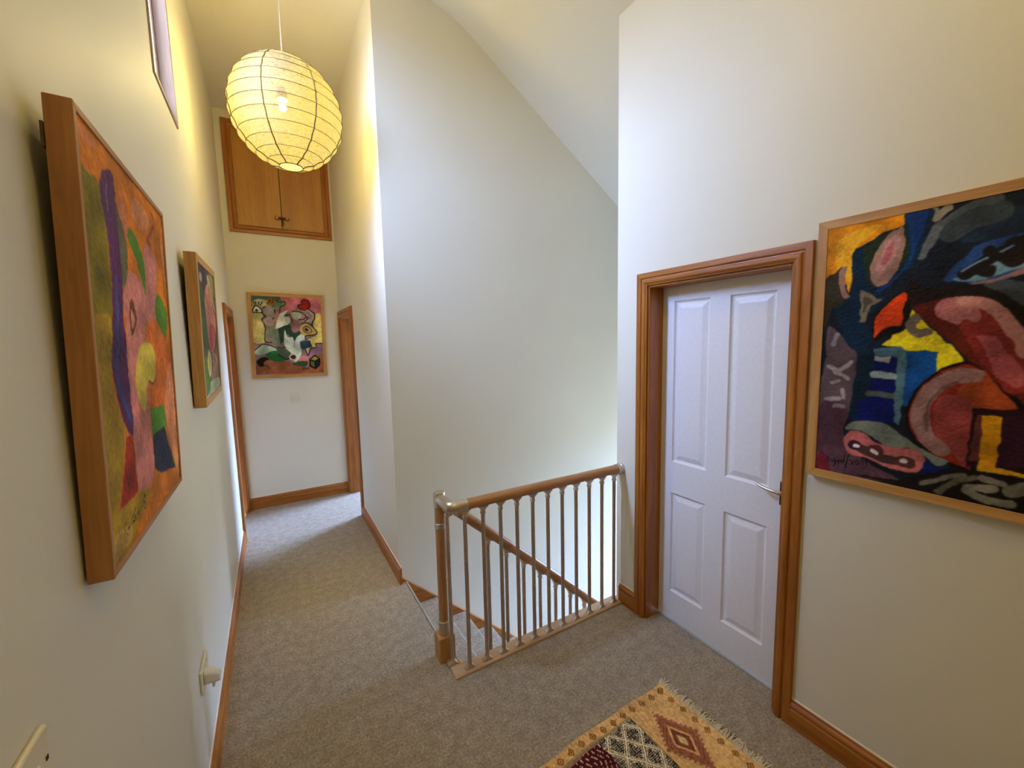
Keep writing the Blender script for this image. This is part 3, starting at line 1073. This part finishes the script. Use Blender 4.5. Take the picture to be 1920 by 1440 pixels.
# ---------------------------------------------------------------- windows
def window(name, x_in, depth, y0, y1, z0, z1, sign, stile=0.055, lining=True, mat=None):
    """timber-lined opening with a casement and one pane; x_in is the room face, sign points into the room"""
    e = empty(name, (x_in, (y0 + y1) / 2, z0))
    struct(e)
    xa, xb = sorted((x_in + sign * 0.006, x_in - sign * depth))
    if lining:
        for ya, yb in ((y0 - 0.018, y0), (y1, y1 + 0.018)):
            MB().box(xa, xb, ya, yb, z0 - 0.018, z1 + 0.018).build('jamb_lining', pine(2, 'reveal'), e, 0.003)
        MB().box(xa, xb, y0, y1, z0 - 0.018, z0).build('sill_lining', pine(1, 'reveal'), e, 0.003)
        MB().box(xa, xb, y0, y1, z1, z1 + 0.018).build('head_lining', pine(1, 'reveal'), e, 0.003)
    xc, xd = sorted((x_in - sign * depth, x_in - sign * (depth + 0.05)))
    mt = mat or M_GLOSS
    MB().box(xc, xd, y0 - 0.018, y0 + stile, z0 - 0.018, z1 + 0.018).build('casement_stile', mt, e, 0.004)
    MB().box(xc, xd, y1 - stile, y1 + 0.018, z0 - 0.018, z1 + 0.018).build('casement_stile', mt, e, 0.004)
    MB().box(xc, xd, y0 + stile, y1 - stile, z0 - 0.018, z0 + stile).build('casement_rail', mt, e, 0.004)
    MB().box(xc, xd, y0 + stile, y1 - stile, z1 - stile, z1 + 0.018).build('casement_rail', mt, e, 0.004)
    xm = (xc + xd) / 2
    MB().box(xm - 0.003, xm + 0.003, y0 + stile - 0.008, y1 - stile + 0.008, z0 + stile - 0.008, z1 - stile + 0.008).build('pane', M_GLASS, e)
    return e


window('window_1', XL, 0.048, WIN[0] + 0.014, WIN[1] - 0.014, WIN[2] + 0.014, WIN[3] - 0.014, 1, 0.045)
window('window_2', 4.6, 0.05, 1.964, 2.696, -0.486, 0.936, -1)
window('window_3', 3.40, 0.05, 4.914, 6.186, 0.764, 2.236, -1)
window('window_4', 4.2, 0.03, -0.386, 0.786, 0.814, 1.986, -1)

# ================================================================ staircase
RISE, GO, X0S, NST = 0.1955, 0.2175, 0.728, 12
YS0, YS1 = 2.022, YB - 0.026
st = empty('staircase', (X0S + GO * 6, (YS0 + YS1) / 2, -2.54))
tag(st, 'carpeted flight of stairs going down beside the balustrade, with wooden strings', 'stairs')


def nose(x, z):
    """rounded carpet nosing profile in x, z"""
    return [(x - 0.022, z - 0.004), (x - 0.012, z + 0.0), (x + 0.0, z - 0.006), (x + 0.006, z - 0.016), (x + 0.004, z - 0.028), (x - 0.008, z - 0.036)]


# the landing's own nosing closes the floor edge
m = MB()
pr = [(X0S - 0.012, 0.0)] + [(X0S - 0.006 + 0.012 * math.sin(a), -0.012 + 0.012 * math.cos(a)) for a in (0.2, 0.7, 1.2, 1.6)] + [(X0S + 0.004, -0.03), (X0S - 0.012, -0.036)]
m.prism([(XC + 0.029, 0.0)] + pr + [(XC + 0.029, -0.036)], 1, YS0, YS1)
m.build('landing_nosing', M_CARPET, st, smooth=True)
MB().box(X0S - 0.03, X0S - 0.014, YS0, YS1, -RISE, -0.03).build('riser', M_CARPET, st)
for k in range(1, NST + 1):
    z = -RISE * k
    xn = X0S + GO * k
    m = MB()
    m.prism([(xn - GO - 0.03, z), (xn - 0.02, z)] + [(xn - 0.008 + 0.014 * math.sin(a), z - 0.014 + 0.014 * math.cos(a)) for a in (0.1, 0.6, 1.1, 1.6, 2.2)] +
            [(xn - 0.012, z - 0.034), (xn - 0.016, z - RISE), (xn - GO - 0.03, z - RISE)], 1, YS0, YS1)
    m.build('step', M_CARPET, st, smooth=True)
# strings: one against the wall, one under the stair handrail
slope = -RISE / GO
zt = lambda x: 0.035 + slope * (x - 0.69)
xe = X0S + GO * NST
MB().prism([(0.69, zt(0.69) - 0.5), (0.69, zt(0.69)), (xe, zt(xe)), (xe, zt(xe) - 0.42)], 1, YB - 0.028, YB - 0.001).build('wall_string', pine(0, 'pine'), st)
zo = lambda x: -0.04 + slope * (x - 0.745)
MB().prism([(0.748, zo(0.748)), (xe, zo(xe)), (xe, zo(xe) - 0.34), (0.748, -0.42)], 1, 1.950, 2.0215).build('outer_string', pine(0, 'pine'), st, 0.003)
MB().box(0.735, 1.85, YD + 0.006, YD + 0.014, -0.30, -0.002).build('well_lining', pine(0, 'honey'), st, 0.002)

# ================================================================ balustrades
bal = empty('landing_balustrade', (1.25, 1.82, 0.0))
tag(bal, 'landing balustrade with oak handrail and eleven steel spindles between newel and door wall', 'balustrade')
NX, NY = 0.703, 1.976           # newel axis
RY, RZ, RR = 1.822, 0.888, 0.0275
# nosing strip along the edge of the landing, with a short return to the newel block
pr = [(1.796, 0.0), (1.794, 0.005), (1.797, 0.010), (1.803, 0.012), (1.874, 0.012), (1.876, 0.008), (1.876, 0.0)]
MB().prism([(y, z) for y, z in pr], 0, 0.69, XR - 0.002).build('base_strip', pine(0, 'shoe'), bal)
MB().box(0.69, 0.752, 1.876, 1.934, 0.0, 0.012).build('base_strip_return', pine(1, 'shoe'), bal, 0.003)
# newel
nw = MB()
nw.box(0.6585, 0.7465, 1.934, 2.020, -0.42, 0.138)
nb = nw.build('newel_block', pine(2, 'honey'), bal, 0.006)
MB().lathe((NX, NY, 0), [(0.031, 0.138), (0.031, 0.20), (0.0335, 0.203), (0.0335, 0.212), (0.029, 0.213), (0.028, 0.216)], 28).build('newel_cup', M_NICKEL, bal, smooth=True)
MB().tube([(NX, NY, 0.21), (NX, NY, 0.90)], 0.0265, 28).build('newel_post', pine(2, 'oak'), bal, smooth=True)
MB().lathe((NX, NY, 0), [(0.0268, 0.728), (0.0295, 0.730), (0.0295, 0.756), (0.0268, 0.758)], 28).build('newel_ring', M_NICKEL, bal, smooth=True)
MB().lathe((NX, NY, 0), [(0.0268, 0.845), (0.031, 0.848), (0.031, 0.915), (0.029, 0.921), (0.020, 0.9235)], 28).build('newel_cap', M_NICKEL, bal, smooth=True)
# connector: from the newel cap forward, then an elbow round to the handrail
el = [(NX, NY - 0.028, RZ), (NX, RY + 0.045, RZ)]
for k in range(1, 6):
    a = PI / 2 * k / 6
    el.append((NX + 0.022 - 0.022 * math.cos(a), RY + 0.045 - 0.022 - 0.022 * math.sin(a) + 0.0, RZ))
el = [(NX, NY - 0.024, RZ), (NX, NY - 0.06, RZ), (NX, RY + 0.02, RZ), (NX + 0.004, RY + 0.006, RZ), (NX + 0.012, RY, RZ), (NX + 0.03, RY, RZ), (NX + 0.086, RY, RZ)]
MB().tube(el, [0.027, 0.027, 0.0285, 0.030, 0.030, 0.0295, 0.0295], 28).build('rail_elbow', M_NICKEL, bal, smooth=True)
MB().tube([(NX + 0.08, RY, RZ), (XR - 0.03, RY, RZ - 0.004)], RR, 32).build('handrail', pine(0, 'oak'), bal, smooth=True)
MB().tube([(XR - 0.042, RY, RZ - 0.004), (XR - 0.016, RY, RZ - 0.004), (XR - 0.014, RY, RZ - 0.004), (XR - 0.001, RY, RZ - 0.004)], [0.0305, 0.0305, 0.033, 0.034], 28).build('wall_flange', M_NICKEL, bal, smooth=True)


def spindle(parent, x, y, zb, ztop, tilt=0.0):
    """fluted steel spindle with a wedge foot and a saddle under the rail"""
    s = MB().tube([(x, y, zb + 0.014), (x, y, ztop - 0.038)], 0.0103, 20, True, 0.16).build('spindle', M_DNICKEL, parent, smooth=False)
    f = MB()
    f.rings([[(x + a * 0.027, y + b * 0.012, zb + 0.0) for a, b in ((-1, -1), (1, -1), (1, 1), (-1, 1))],
             [(x + a * 0.026, y + b * 0.012, zb + 0.005) for a, b in ((-1, -1), (1, -1), (1, 1), (-1, 1))],
             [(x + a * 0.011, y + b * 0.010, zb + 0.019) for a, b in ((-1, -1), (1, -1), (1, 1), (-1, 1))],
             [(x + a * 0.008, y + b * 0.008, zb + 0.030) for a, b in ((-1, -1), (1, -1), (1, 1), (-1, 1))]])
    f.build('foot', M_NICKEL, s, 0.002).location = (0, 0, 0)
    t = MB()
    dx = math.tan(tilt)
    t.rings([[(x + a * 0.008, y + b * 0.008, ztop - 0.046) for a, b in ((-1, -1), (1, -1), (1, 1), (-1, 1))],
             [(x + a * 0.011, y + b * 0.011, ztop - 0.042) for a, b in ((-1, -1), (1, -1), (1, 1), (-1, 1))],
             [(x + a * 0.011, y + b * 0.011, ztop - 0.032) for a, b in ((-1, -1), (1, -1), (1, 1), (-1, 1))],
             [(x + a * 0.008, y + b * 0.008, ztop - 0.024) for a, b in ((-1, -1), (1, -1), (1, 1), (-1, 1))],
             [(x + a * 0.018, y + b * 0.010, ztop - 0.012 - a * 0.016 * dx) for a, b in ((-1, -1), (1, -1), (1, 1), (-1, 1))],
             [(x + a * 0.030, y + b * 0.012, ztop - 0.001 - a * 0.029 * dx) for a, b in ((-1, -1), (1, -1), (1, 1), (-1, 1))]])
    t.build('saddle', M_NICKEL, s, 0.0015)
    return s


sp0 = spindle(bal, 0.778, 1.824, 0.012, RZ - RR)
for k in range(1, 11):
    c = copy_tree(sp0, bal)
    c.location = (0.1012 * k, 0, -0.0004 * k)
# the corner spindle under the elbow
c = copy_tree(sp0, bal)
c.location = (0.711 - 0.778, 1.893 - 1.824, 0)

stb = empty('stair_balustrade', (1.6, 1.97, -1.0))
tag(stb, 'sloping oak stair handrail on steel spindles, descending behind the landing spindles', 'balustrade')
xa, xb = 0.775, 2.5
zr = lambda x: 0.730 + slope * (x - 0.874)
MB().tube([(xa, NY - 0.004, zr(xa)), (xb, NY - 0.004, zr(xb))], 0.0265, 28).build('handrail', pine(0, 'oak'), stb, smooth=True)
MB().tube([(NX + 0.028, NY - 0.002, 0.800), (NX + 0.05, NY - 0.003, 0.798), (NX + 0.075, NY - 0.004, zr(NX + 0.075)), (xa + 0.03, NY - 0.004, zr(xa + 0.03))], [0.016, 0.022, 0.0285, 0.0285], 24).build('rail_bracket', M_NICKEL, stb, smooth=True)
tl = math.atan(-slope)
xs0 = 0.975
s1 = spindle(stb, xs0, NY - 0.004, zo(xs0) + 0.027, zr(xs0) - 0.034, tl)
for k in range(1, 12):
    if xs0 + 0.116 * k > xb - 0.05:
        break
    c = copy_tree(s1, stb)
    c.location = (s1.location.x + 0.116 * k, s1.location.y, s1.location.z + slope * 0.116 * k)

# ================================================================ pictures
def picture(name, base, rot, wid, hei, dep, lip, udir, ndir, woods, art, res, label, cat, seed, recess=0.003):
    """deep box frame of four mitred boards round a painted panel; local axes from udir (width) and ndir (outwards)"""
    e = empty(name, base, rot)
    tag(e, label, cat, 'abstract paintings hung along the walls')
    U, N = Vector(udir), Vector(ndir)
    ua = [i for i in range(3) if abs(udir[i]) > 0.5][0]
    L = lambda a, d, z: tuple(U * a + N * d + Vector((0, 0, z)))
    a, l = wid / 2, lip
    mem = [('frame_board', [(-a, 0), (a, 0), (a - l, l), (-a + l, l)], ua), ('frame_board', [(-a, hei), (a, hei), (a - l, hei - l), (-a + l, hei - l)], ua),
           ('frame_board', [(-a, 0), (-a, hei), (-a + l, hei - l), (-a + l, l)], 2), ('frame_board', [(a, 0), (a, hei), (a - l, hei - l), (a - l, l)], 2)]
    for nm, q, ax in mem:
        MB().rings([[L(u, 0, z) for u, z in q], [L(u, dep, z) for u, z in q]]).build(nm, pine(ax, woods), e, 0.0012, local=True)
    MB().rings([[L(u, 0.006, z) for u, z in ((-a + l, l), (a - l, l), (a - l, hei - l), (-a + l, hei - l))],
                [L(u, dep - recess - 0.002, z) for u, z in ((-a + l, l), (a - l, l), (a - l, hei - l), (-a + l, hei - l))]]).build('backing_board', M_BACKBOARD, e, local=True)
    nu, nv = res
    u0, u1, v0, v1 = lip / wid, 1 - lip / wid, lip / hei, 1 - lip / hei
    rgb = raster(art, nu, nv, u0, u1, v0, v1, wid / hei, seed)
    uu, vv = np.meshgrid(np.linspace(u0, u1, nu), np.linspace(v0, v1, nv))
    rs = np.random.RandomState(seed + 5)
    rel = dep - recess + 0.0012 * noise2(rs, uu.shape, 3) + 0.0008 * noise2(rs, uu.shape, 8)
    Pn = ((uu - 0.5) * wid)[..., None] * np.array(udir) + rel[..., None] * np.array(ndir) + (vv * hei)[..., None] * np.array((0, 0, 1.0))
    pigment_grid('painted_panel', Pn, rgb, M_OIL, e)
    return e


R1 = (-0.0084, 0.0254, -0.0007)
b1 = Vector((-0.2945, 1.2963, 1.6879)) + Matrix.Rotation(R1[1], 3, 'Y') @ Vector((0, 0, -0.41))
p1 = picture('abstract_painting', b1, R1, 0.6586, 0.8201, 0.036, 0.013, (0, 1, 0), (1, 0, 0), 'darkhoney', ART_ONE, (300, 380),
             'large orange abstract painting with purple rod and green leaves, nearest on left wall', 'painting', 3)
MB().box(-0.004, 0.0, -0.333, -0.30, 0.735, 0.775).build('hanging_bracket', M_BRONZE, p1, 0.001, local=True)
R2 = (0.0279, 0.0255, -0.0035)
b2 = Vector((-0.2945, 2.5893, 1.7726)) + Matrix.Rotation(R2[1], 3, 'Y') @ Vector((0, 0, -0.338))
picture('abstract_painting', b2, R2, 0.6652, 0.6762, 0.044, 0.032, (0, 1, 0), (1, 0, 0), 'honey', ART_TWO, (200, 210),
        'smaller square painting of pink and dark green shapes, further along left wall', 'painting', 4)
ART_THREE = (ART_THREE[0], '''p;26,54,112;0;620 1000 760 990 900 840 860 700 700 760 600 880
p;228,204,32;0;700 620 860 560 960 700 1000 860 880 820 760 720
p;26,18,20;0;560 560 720 640 860 520 900 300 760 160 600 140 540 300
p;150,64,58;0;590 520 720 590 830 480 860 310 740 200 620 200
l;184,124,114;40;620 500 720 540 790 450 800 330
p;92,74,78;0;900 420 1020 500 1020 60 880 80 860 240
l;112,152,172;26;640 900 740 860 840 760
p;58,50,34;0;540 120 720 140 880 60 860 0 560 0
''' + ART_THREE[1].strip())
picture('abstract_painting', (XR - 0.006, 0.783 - 0.475, 1.139), (0, 0.0, 0), 0.95, 0.966, 0.034, 0.031, (0, -1, 0), (-1, 0, 0), 'honey', ART_THREE, (470, 480),
        'dark blue and red abstract painting in pale pine frame beside white door', 'painting', 5)
picture('abstract_painting', (0.178, YE - 0.004, 1.362), (0, math.radians(0.9), 0), 0.703, 0.872, 0.03, 0.036, (1, 0, 0), (0, -1, 0), 'honey', ART_FOUR, (240, 298),
        'busy abstract painting with red heart, eye and cube, on far corridor wall', 'painting', 6)

# ================================================================ paper lantern
LC, LR = Vector((0.194, 2.95, 3.083)), 0.309
la = empty('paper_lantern', (LC.x, LC.y, LC.z - LR))
tag(la, 'round white rice paper lantern, lit, hanging on a white flex over corridor', 'pendant lamp')
NB = 14
lat = [-PI / 2 + PI * (k + 1.0) / (NB + 1.0) for k in range(NB)]
m = MB()
rings = []
NSEG = 98
rs = random.Random(2)
for k in range(NB - 1):
    for s in range(3):
        t = s / 3
        a = lat[k] + (lat[k + 1] - lat[k]) * t
        rr = LR * (1 - 0.020 * math.sin(PI * t))
        ring = []
        for i in range(NSEG):
            ph = 2 * PI * i / NSEG
            w_ = 1 + 0.006 * math.sin(7 * ph + 2.0) * math.cos(a) + rs.uniform(-0.0022, 0.0022)
            ring.append((LC.x + rr * w_ * math.cos(a) * math.cos(ph), LC.y + rr * w_ * math.cos(a) * math.sin(ph), LC.z + rr * math.sin(a)))
        rings.append(ring)
a = lat[-1]
rings.append([(LC.x + LR * math.cos(a) * math.cos(2 * PI * i / NSEG), LC.y + LR * math.cos(a) * math.sin(2 * PI * i / NSEG), LC.z + LR * math.sin(a)) for i in range(NSEG)])
m.rings(rings, cap=False)
m.build('shade', M_PAPER, la, smooth=True)
for k in range(NB):
    a = lat[k]
    pts = [(LC.x + LR * 1.003 * math.cos(a) * math.cos(2 * PI * i / 64), LC.y + LR * 1.003 * math.cos(a) * math.sin(2 * PI * i / 64), LC.z + LR * math.sin(a)) for i in range(65)]
    MB().tube(pts, 0.0016 if 0 < k < NB - 1 else 0.0026, 6, False).build('hoop', M_RING, la, smooth=True)
PH0 = math.atan2(-LC.y, -LC.x)
for j in range(7):
    ph = PH0 + math.radians(-22 + 51.43 * j)
    pts = []
    for k in range(NB - 1):
        for s in range(3):
            t = s / 3
            a = lat[k] + (lat[k + 1] - lat[k]) * t
            rr = LR * (1.004 - 0.020 * math.sin(PI * t))
            pts.append((LC.x + rr * math.cos(a) * math.cos(ph), LC.y + rr * math.cos(a) * math.sin(ph), LC.z + rr * math.sin(a)))
    MB().tube(pts, 0.0034, 6).build('seam', M_SEAM, la, smooth=True)
MB().tube([(LC.x - 0.006, LC.y, LC.z + 0.29), (LC.x - 0.004, LC.y, 3.55), (LC.x, LC.y, ZC)], 0.0045, 8).build('flex', M_CORD, la, smooth=True)
MB().lathe((LC.x, LC.y, 0), [(0.012, ZC - 0.045), (0.045, ZC - 0.03), (0.05, ZC - 0.001)], 24).build('ceiling_rose', M_WPLASTIC, la, smooth=True)
MB().lathe((0.172, LC.y, 0), [(0.026, 3.160), (0.032, 3.165), (0.024, 3.225), (0.01, 3.24)], 16).build('bulb_holder', M_DARK, la, smooth=True)  # rim widened to block the bulb's light towards the ceiling
bp = [(0.0215 * math.sin(PI * k / 10) + 0.0005, 3.12 - 0.0215 * math.cos(PI * k / 10)) for k in range(11)]
MB().lathe((0.172, LC.y, 0), bp, 16).build('bulb', M_BULB, la, smooth=True).visible_shadow = True

# ================================================================ high cupboard on the far wall
cu = empty('wall_cupboard', (0.2075, YE, 2.818))
tag(cu, 'high pine loft cupboard with two plywood doors, above the far painting', 'cupboard')
cx0, cx1, cz0, cz1 = -0.254, 0.669, 2.818, 3.868
for s, xi in ((1, cx0), (-1, cx1)):
    pr = [(0.070 - a, b) for a, b in AR]
    MB().rings([[(xi + s * a, YE - b, cz0 + a) for a, b in pr], [(xi + s * a, YE - b, cz1 - a) for a, b in pr]]).build('frame_moulding', pine(2), cu)
for s, zi in ((1, cz0), (-1, cz1)):
    pr = [(0.070 - a, b) for a, b in AR]
    MB().rings([[(cx0 + a, YE - b, zi + s * a) for a, b in pr], [(cx1 - a, YE - b, zi + s * a) for a, b in pr]]).build('frame_moulding', pine(0), cu)
MB().box(cx0 + 0.06, cx1 - 0.06, YE - 0.003, YE - 0.0005, cz0 + 0.06, cz1 - 0.06).build('back_panel', M_DARK, cu)
xm = 0.2035
for s, a, b in ((1, cx0 + 0.073, xm - 0.003), (-1, xm + 0.003, cx1 - 0.073)):
    dr = MB().box(a, b, YE - 0.012, YE - 0.003, cz0 + 0.073, cz1 - 0.073).build('cupboard_door', pine(2, 'ply'), cu, 0.0015)
    kx = xm - s * 0.047
    MB().lathe((kx, YE - 0.012, 2.990), [(0.008, 0.0), (0.007, -0.010), (0.016, -0.016), (0.018, -0.024), (0.012, -0.031)], 16, 1).build('knob', M_KNOB, dr, smooth=True)
th = empty('leather_thong', (xm, YE - 0.028, 2.90))
tag(th, 'dark leather thong tied around both cupboard door knobs', 'cord')
kn = []
for k in range(41):
    t = 2 * PI * k / 40
    kn.append((xm + 0.047 * math.sin(t) + 0.012 * (1 if math.sin(t) > 0 else -1) * abs(math.sin(t)) ** 3, YE - 0.028, 2.990 + 0.012 * math.cos(t) * (0.5 + 0.5 * abs(math.sin(t)))))
MB().tube(kn, 0.0042, 8, False).build('loop', M_LEATHER, th, smooth=True)
MB().lathe((xm, YE - 0.030, 2.990), [(0.004, -0.012), (0.011, -0.006), (0.011, 0.006), (0.004, 0.012)], 10).build('knot', M_LEATHER, th, smooth=True)
for dx, zl in ((-0.006, 2.905), (0.014, 2.922)):
    MB().tube([(xm, YE - 0.032, 2.985), (xm + dx * 0.8, YE - 0.031, 2.955), (xm + dx, YE - 0.028, zl)], 0.0036, 8).build('tail', M_LEATHER, th, smooth=True)

# ================================================================ electrical plates
def rocker_plate(name, axis, at, sign, c, zc, wid, hei, rockers, label, cat='light switch'):
    """square plate on a wall plane axis = at; rockers as centre offsets along the wall"""
    run = 1 - axis
    e = empty(name, tuple([at, c, zc - hei / 2] if axis == 0 else [c, at, zc - hei / 2]))
    tag(e, label, cat, 'light switches')

    def bx(d0, d1, r0, r1, z0, z1):
        d0, d1 = sorted((at + sign * d0, at + sign * d1))
        return (d0, d1, r0, r1, z0, z1) if axis == 0 else (r0, r1, d0, d1, z0, z1)
    MB().box(*bx(0.0, 0.009, c - wid / 2, c + wid / 2, zc - hei / 2, zc + hei / 2)).build('plate', M_PLASTIC, e, 0.004)
    for r in rockers:
        m = MB()
        q = bx(0.009, 0.0125, c + r - 0.006, c + r + 0.006, zc - 0.012, zc + 0.012)
        m.box(*q)
        o = m.build('rocker', M_WPLASTIC, e, 0.002)
    for s in (-1, 1):
        q = bx(0.009, 0.0098, c + s * wid * 0.35 - 0.003, c + s * wid * 0.35 + 0.003, zc - 0.003, zc + 0.003)
        MB().box(*q).build('screw', M_DARK, e)
    return e


rocker_plate('light_switch', 0, XL, 1, 0.728, 1.142, 0.087, 0.087, (-0.0, ), 'cream light switch plate at bottom left corner, below the orange painting')
rocker_plate('light_switch', 1, YE, -1, 0.200, 1.138, 0.086, 0.088, (-0.024, 0, 0.024), 'small cream three rocker switch plate under the far painting')

so = empty('wall_socket', (XL, 1.855, 0.42))
tag(so, 'cream double wall socket low on left wall above the skirting', 'socket')
MB().box(XL, XL + 0.010, 1.782, 1.928, 0.418, 0.504).build('plate', M_PLASTIC, so, 0.004)
for y in (1.806, 1.888):
    MB().box(XL + 0.010, XL + 0.0125, y - 0.008, y + 0.008, 0.484, 0.497).build('switch_rocker', M_WPLASTIC, so, 0.0015)
pg = empty('wall_plug', (XL + 0.01, 1.822, 0.42))
tag(pg, 'white plug pushed into the wall socket on the left wall', 'plug')
m = MB()
m.rings([[(XL + 0.010, 1.822 + a, 0.468 + b) for a, b in ((-0.026, -0.018), (-0.012, -0.030), (0.012, -0.030), (0.026, -0.018), (0.024, 0.014), (0.010, 0.024), (-0.010, 0.024), (-0.024, 0.014))],
         [(XL + 0.034, 1.822 + a, 0.466 + b) for a, b in ((-0.026, -0.018), (-0.012, -0.031), (0.012, -0.031), (0.026, -0.018), (0.022, 0.012), (0.010, 0.020), (-0.010, 0.020), (-0.022, 0.012))],
         [(XL + 0.058, 1.822 + a, 0.458 + b) for a, b in ((-0.018, -0.016), (-0.009, -0.026), (0.009, -0.026), (0.018, -0.016), (0.014, 0.006), (0.007, 0.010), (-0.007, 0.010), (-0.014, 0.006))]])
m.build('plug_body', M_WPLASTIC, pg, 0.003, smooth=True)
MB().tube([(XL + 0.036, 1.822, 0.443), (XL + 0.036, 1.822, 0.421), (XL + 0.034, 1.822, 0.412)], [0.006, 0.005, 0.004], 10).build('cable_grip', M_WPLASTIC, pg, smooth=True)

# ================================================================ kilim rug
RO = Vector((1.532, 1.252, 0.0))
RA = math.atan2(-0.03, -1.0)            # long edge runs towards -x
RL, RW = 1.42, 0.84
rug = empty('kilim_rug', (RO.x - 0.7, RO.y - 0.42, 0.0))
tag(rug, 'tan flat woven kilim rug with black and maroon pattern and cream fringe on carpet', 'rug')
nu, nv = 420, 270
uu, vv = np.meshgrid(np.linspace(0, RL, nu), np.linspace(0, RW, nv))
rs_ = np.random.RandomState(8)
U = uu + 0.004 * noise2(rs_, uu.shape, 14)
V = vv + 0.004 * noise2(rs_, uu.shape, 14)
img = np.empty(uu.shape + (3,))
img[:] = (192, 152, 98)
Vm = np.minimum(V, RW - V)
Um = np.minimum(U, RL - U)


def put(mask, col):
    img[mask] = col


# motif row along both long edges and both ends
BR = (112, 76, 34)
for (A, Bc, n0) in ((U, Vm, 0.042), (V, Um, 0.031)):
    pitch = 0.0605
    k = np.round((A - n0) / pitch)
    da = np.abs(A - n0 - k * pitch)
    db = np.abs(Bc - 0.033)
    dia = da / 0.017 + db / 0.018
    put((dia < 1.0), BR)
    put((dia < 0.62) & (dia > 0.34), (176, 130, 74))
# serrated brown diamonds in the end panels
for cv in (0.246, 0.594):
    du = np.abs(Um - 0.160)
    dv = np.abs(V - cv)
    r = du / 0.094 + dv / 0.160
    ser = 0.10 * (((dv * 60) % 1) > 0.5)
    put(r + ser < 1.0, (142, 88, 62))
    put((r < 0.80) & ((((dv + du) * 62) % 1) < 0.32), (108, 62, 44))
    put((r < 0.52) & (r > 0.40), (196, 146, 96))
    put((r < 0.40) & (r > 0.24), (110, 60, 44))
    put(r < 0.17, (196, 168, 112))
# black and ivory band, then the maroon field
fld = (Um > 0.268) & (Vm > 0.062)
put((Um > 0.262) & (Vm > 0.052) & ~fld, (142, 122, 88))
bw = fld & (Um < 0.455 + 0.02 * np.abs(((V * 11) % 1) - 0.5))
put(bw, (34, 28, 32))
ph = np.abs(((Um - 0.268) / 0.094) % 1 - 0.5) * 2
qh = np.abs(((V - 0.062) / 0.112) % 1 - 0.5) * 2
lz = np.abs(ph + qh - 1)
put(bw & (lz < 0.10), (206, 190, 156))
put(bw & (lz > 0.18) & (lz < 0.27), (198, 182, 150))
put(bw & (lz > 0.38) & ((((U * 125) % 1) < 0.5) & (((V * 125) % 1) < 0.5)), (186, 170, 142))
put(bw & (lz > 0.30) & (lz < 0.36) & (((U * 90 + V * 40) % 1) < 0.5), (206, 190, 156))
md = fld & ~bw
put(md, (72, 22, 32))
put(md & (((U * 48 + 0.5 * np.sin(V * 60)) % 1) < 0.22) & (((V * 40 + np.floor(U * 48) * 0.37) % 1) < 0.6), (190, 158, 128))
put(md & (Vm < 0.072), (128, 100, 72))
wv = 1 + 0.10 * (((U * 240) % 1) - 0.5) + 0.22 * noise2(rs_, uu.shape, 3) + 0.14 * noise2(rs_, uu.shape, 30)
img = np.clip(img * 1.22 * wv[..., None], 0, 255) / 255
img = np.where(img <= 0.04045, img / 12.92, ((img + 0.055) / 1.055) ** 2.4)
ca, sa = math.cos(RA), math.sin(RA)
wob = 0.004 * np.sin(uu * 9 + 1.0) + 0.003 * np.sin(uu * 21)
ex, ey = Vector((ca, sa)), Vector((0.03, -1.0)).normalized()
off = wloc(rug)
Pr = np.empty(uu.shape + (3,))
v2 = vv + wob
Pr[..., 0] = RO.x + uu * ex.x + v2 * ey.x - off.x
Pr[..., 1] = RO.y + uu * ex.y + v2 * ey.y - off.y
Pr[..., 2] = 0.0065 + 0.0012 * noise2(rs_, uu.shape, 24)
edge = (np.minimum(np.minimum(uu, RL - uu), np.minimum(vv, RW - vv)) < 1e-6)
Pr[..., 2][edge] = 0.0012
pigment_grid('woven_field', Pr, img, M_KILIM, rug)
rnd = random.Random(4)
for end in (0, 1):
    fr = MB()
    nt = 150
    for k in range(nt):
        v = RW * (k + 0.5) / nt
        L = rnd.uniform(0.034, 0.056)
        sd = rnd.uniform(-0.016, 0.016)
        u0 = 0.004 if end == 0 else RL - 0.004
        s = -1 if end == 0 else 1
        pts = []
        for j in range(5):
            t = j / 4
            u = u0 + s * L * t
            vv_ = v + sd * t * t + rnd.uniform(-0.0012, 0.0012)
            p = RO.xy + ex * u + ey * vv_
            pts.append((p.x, p.y, 0.0045 + 0.006 * math.sin(PI * t) * rnd.uniform(0.3, 1.0)))
        fr.tube(pts, [0.0030, 0.0032, 0.0028, 0.0030, 0.0016], 5)
    f = fr.build('fringe', M_FRINGE, rug, smooth=True)
    f['kind'] = 'stuff'

bpy.context.view_layer.update()
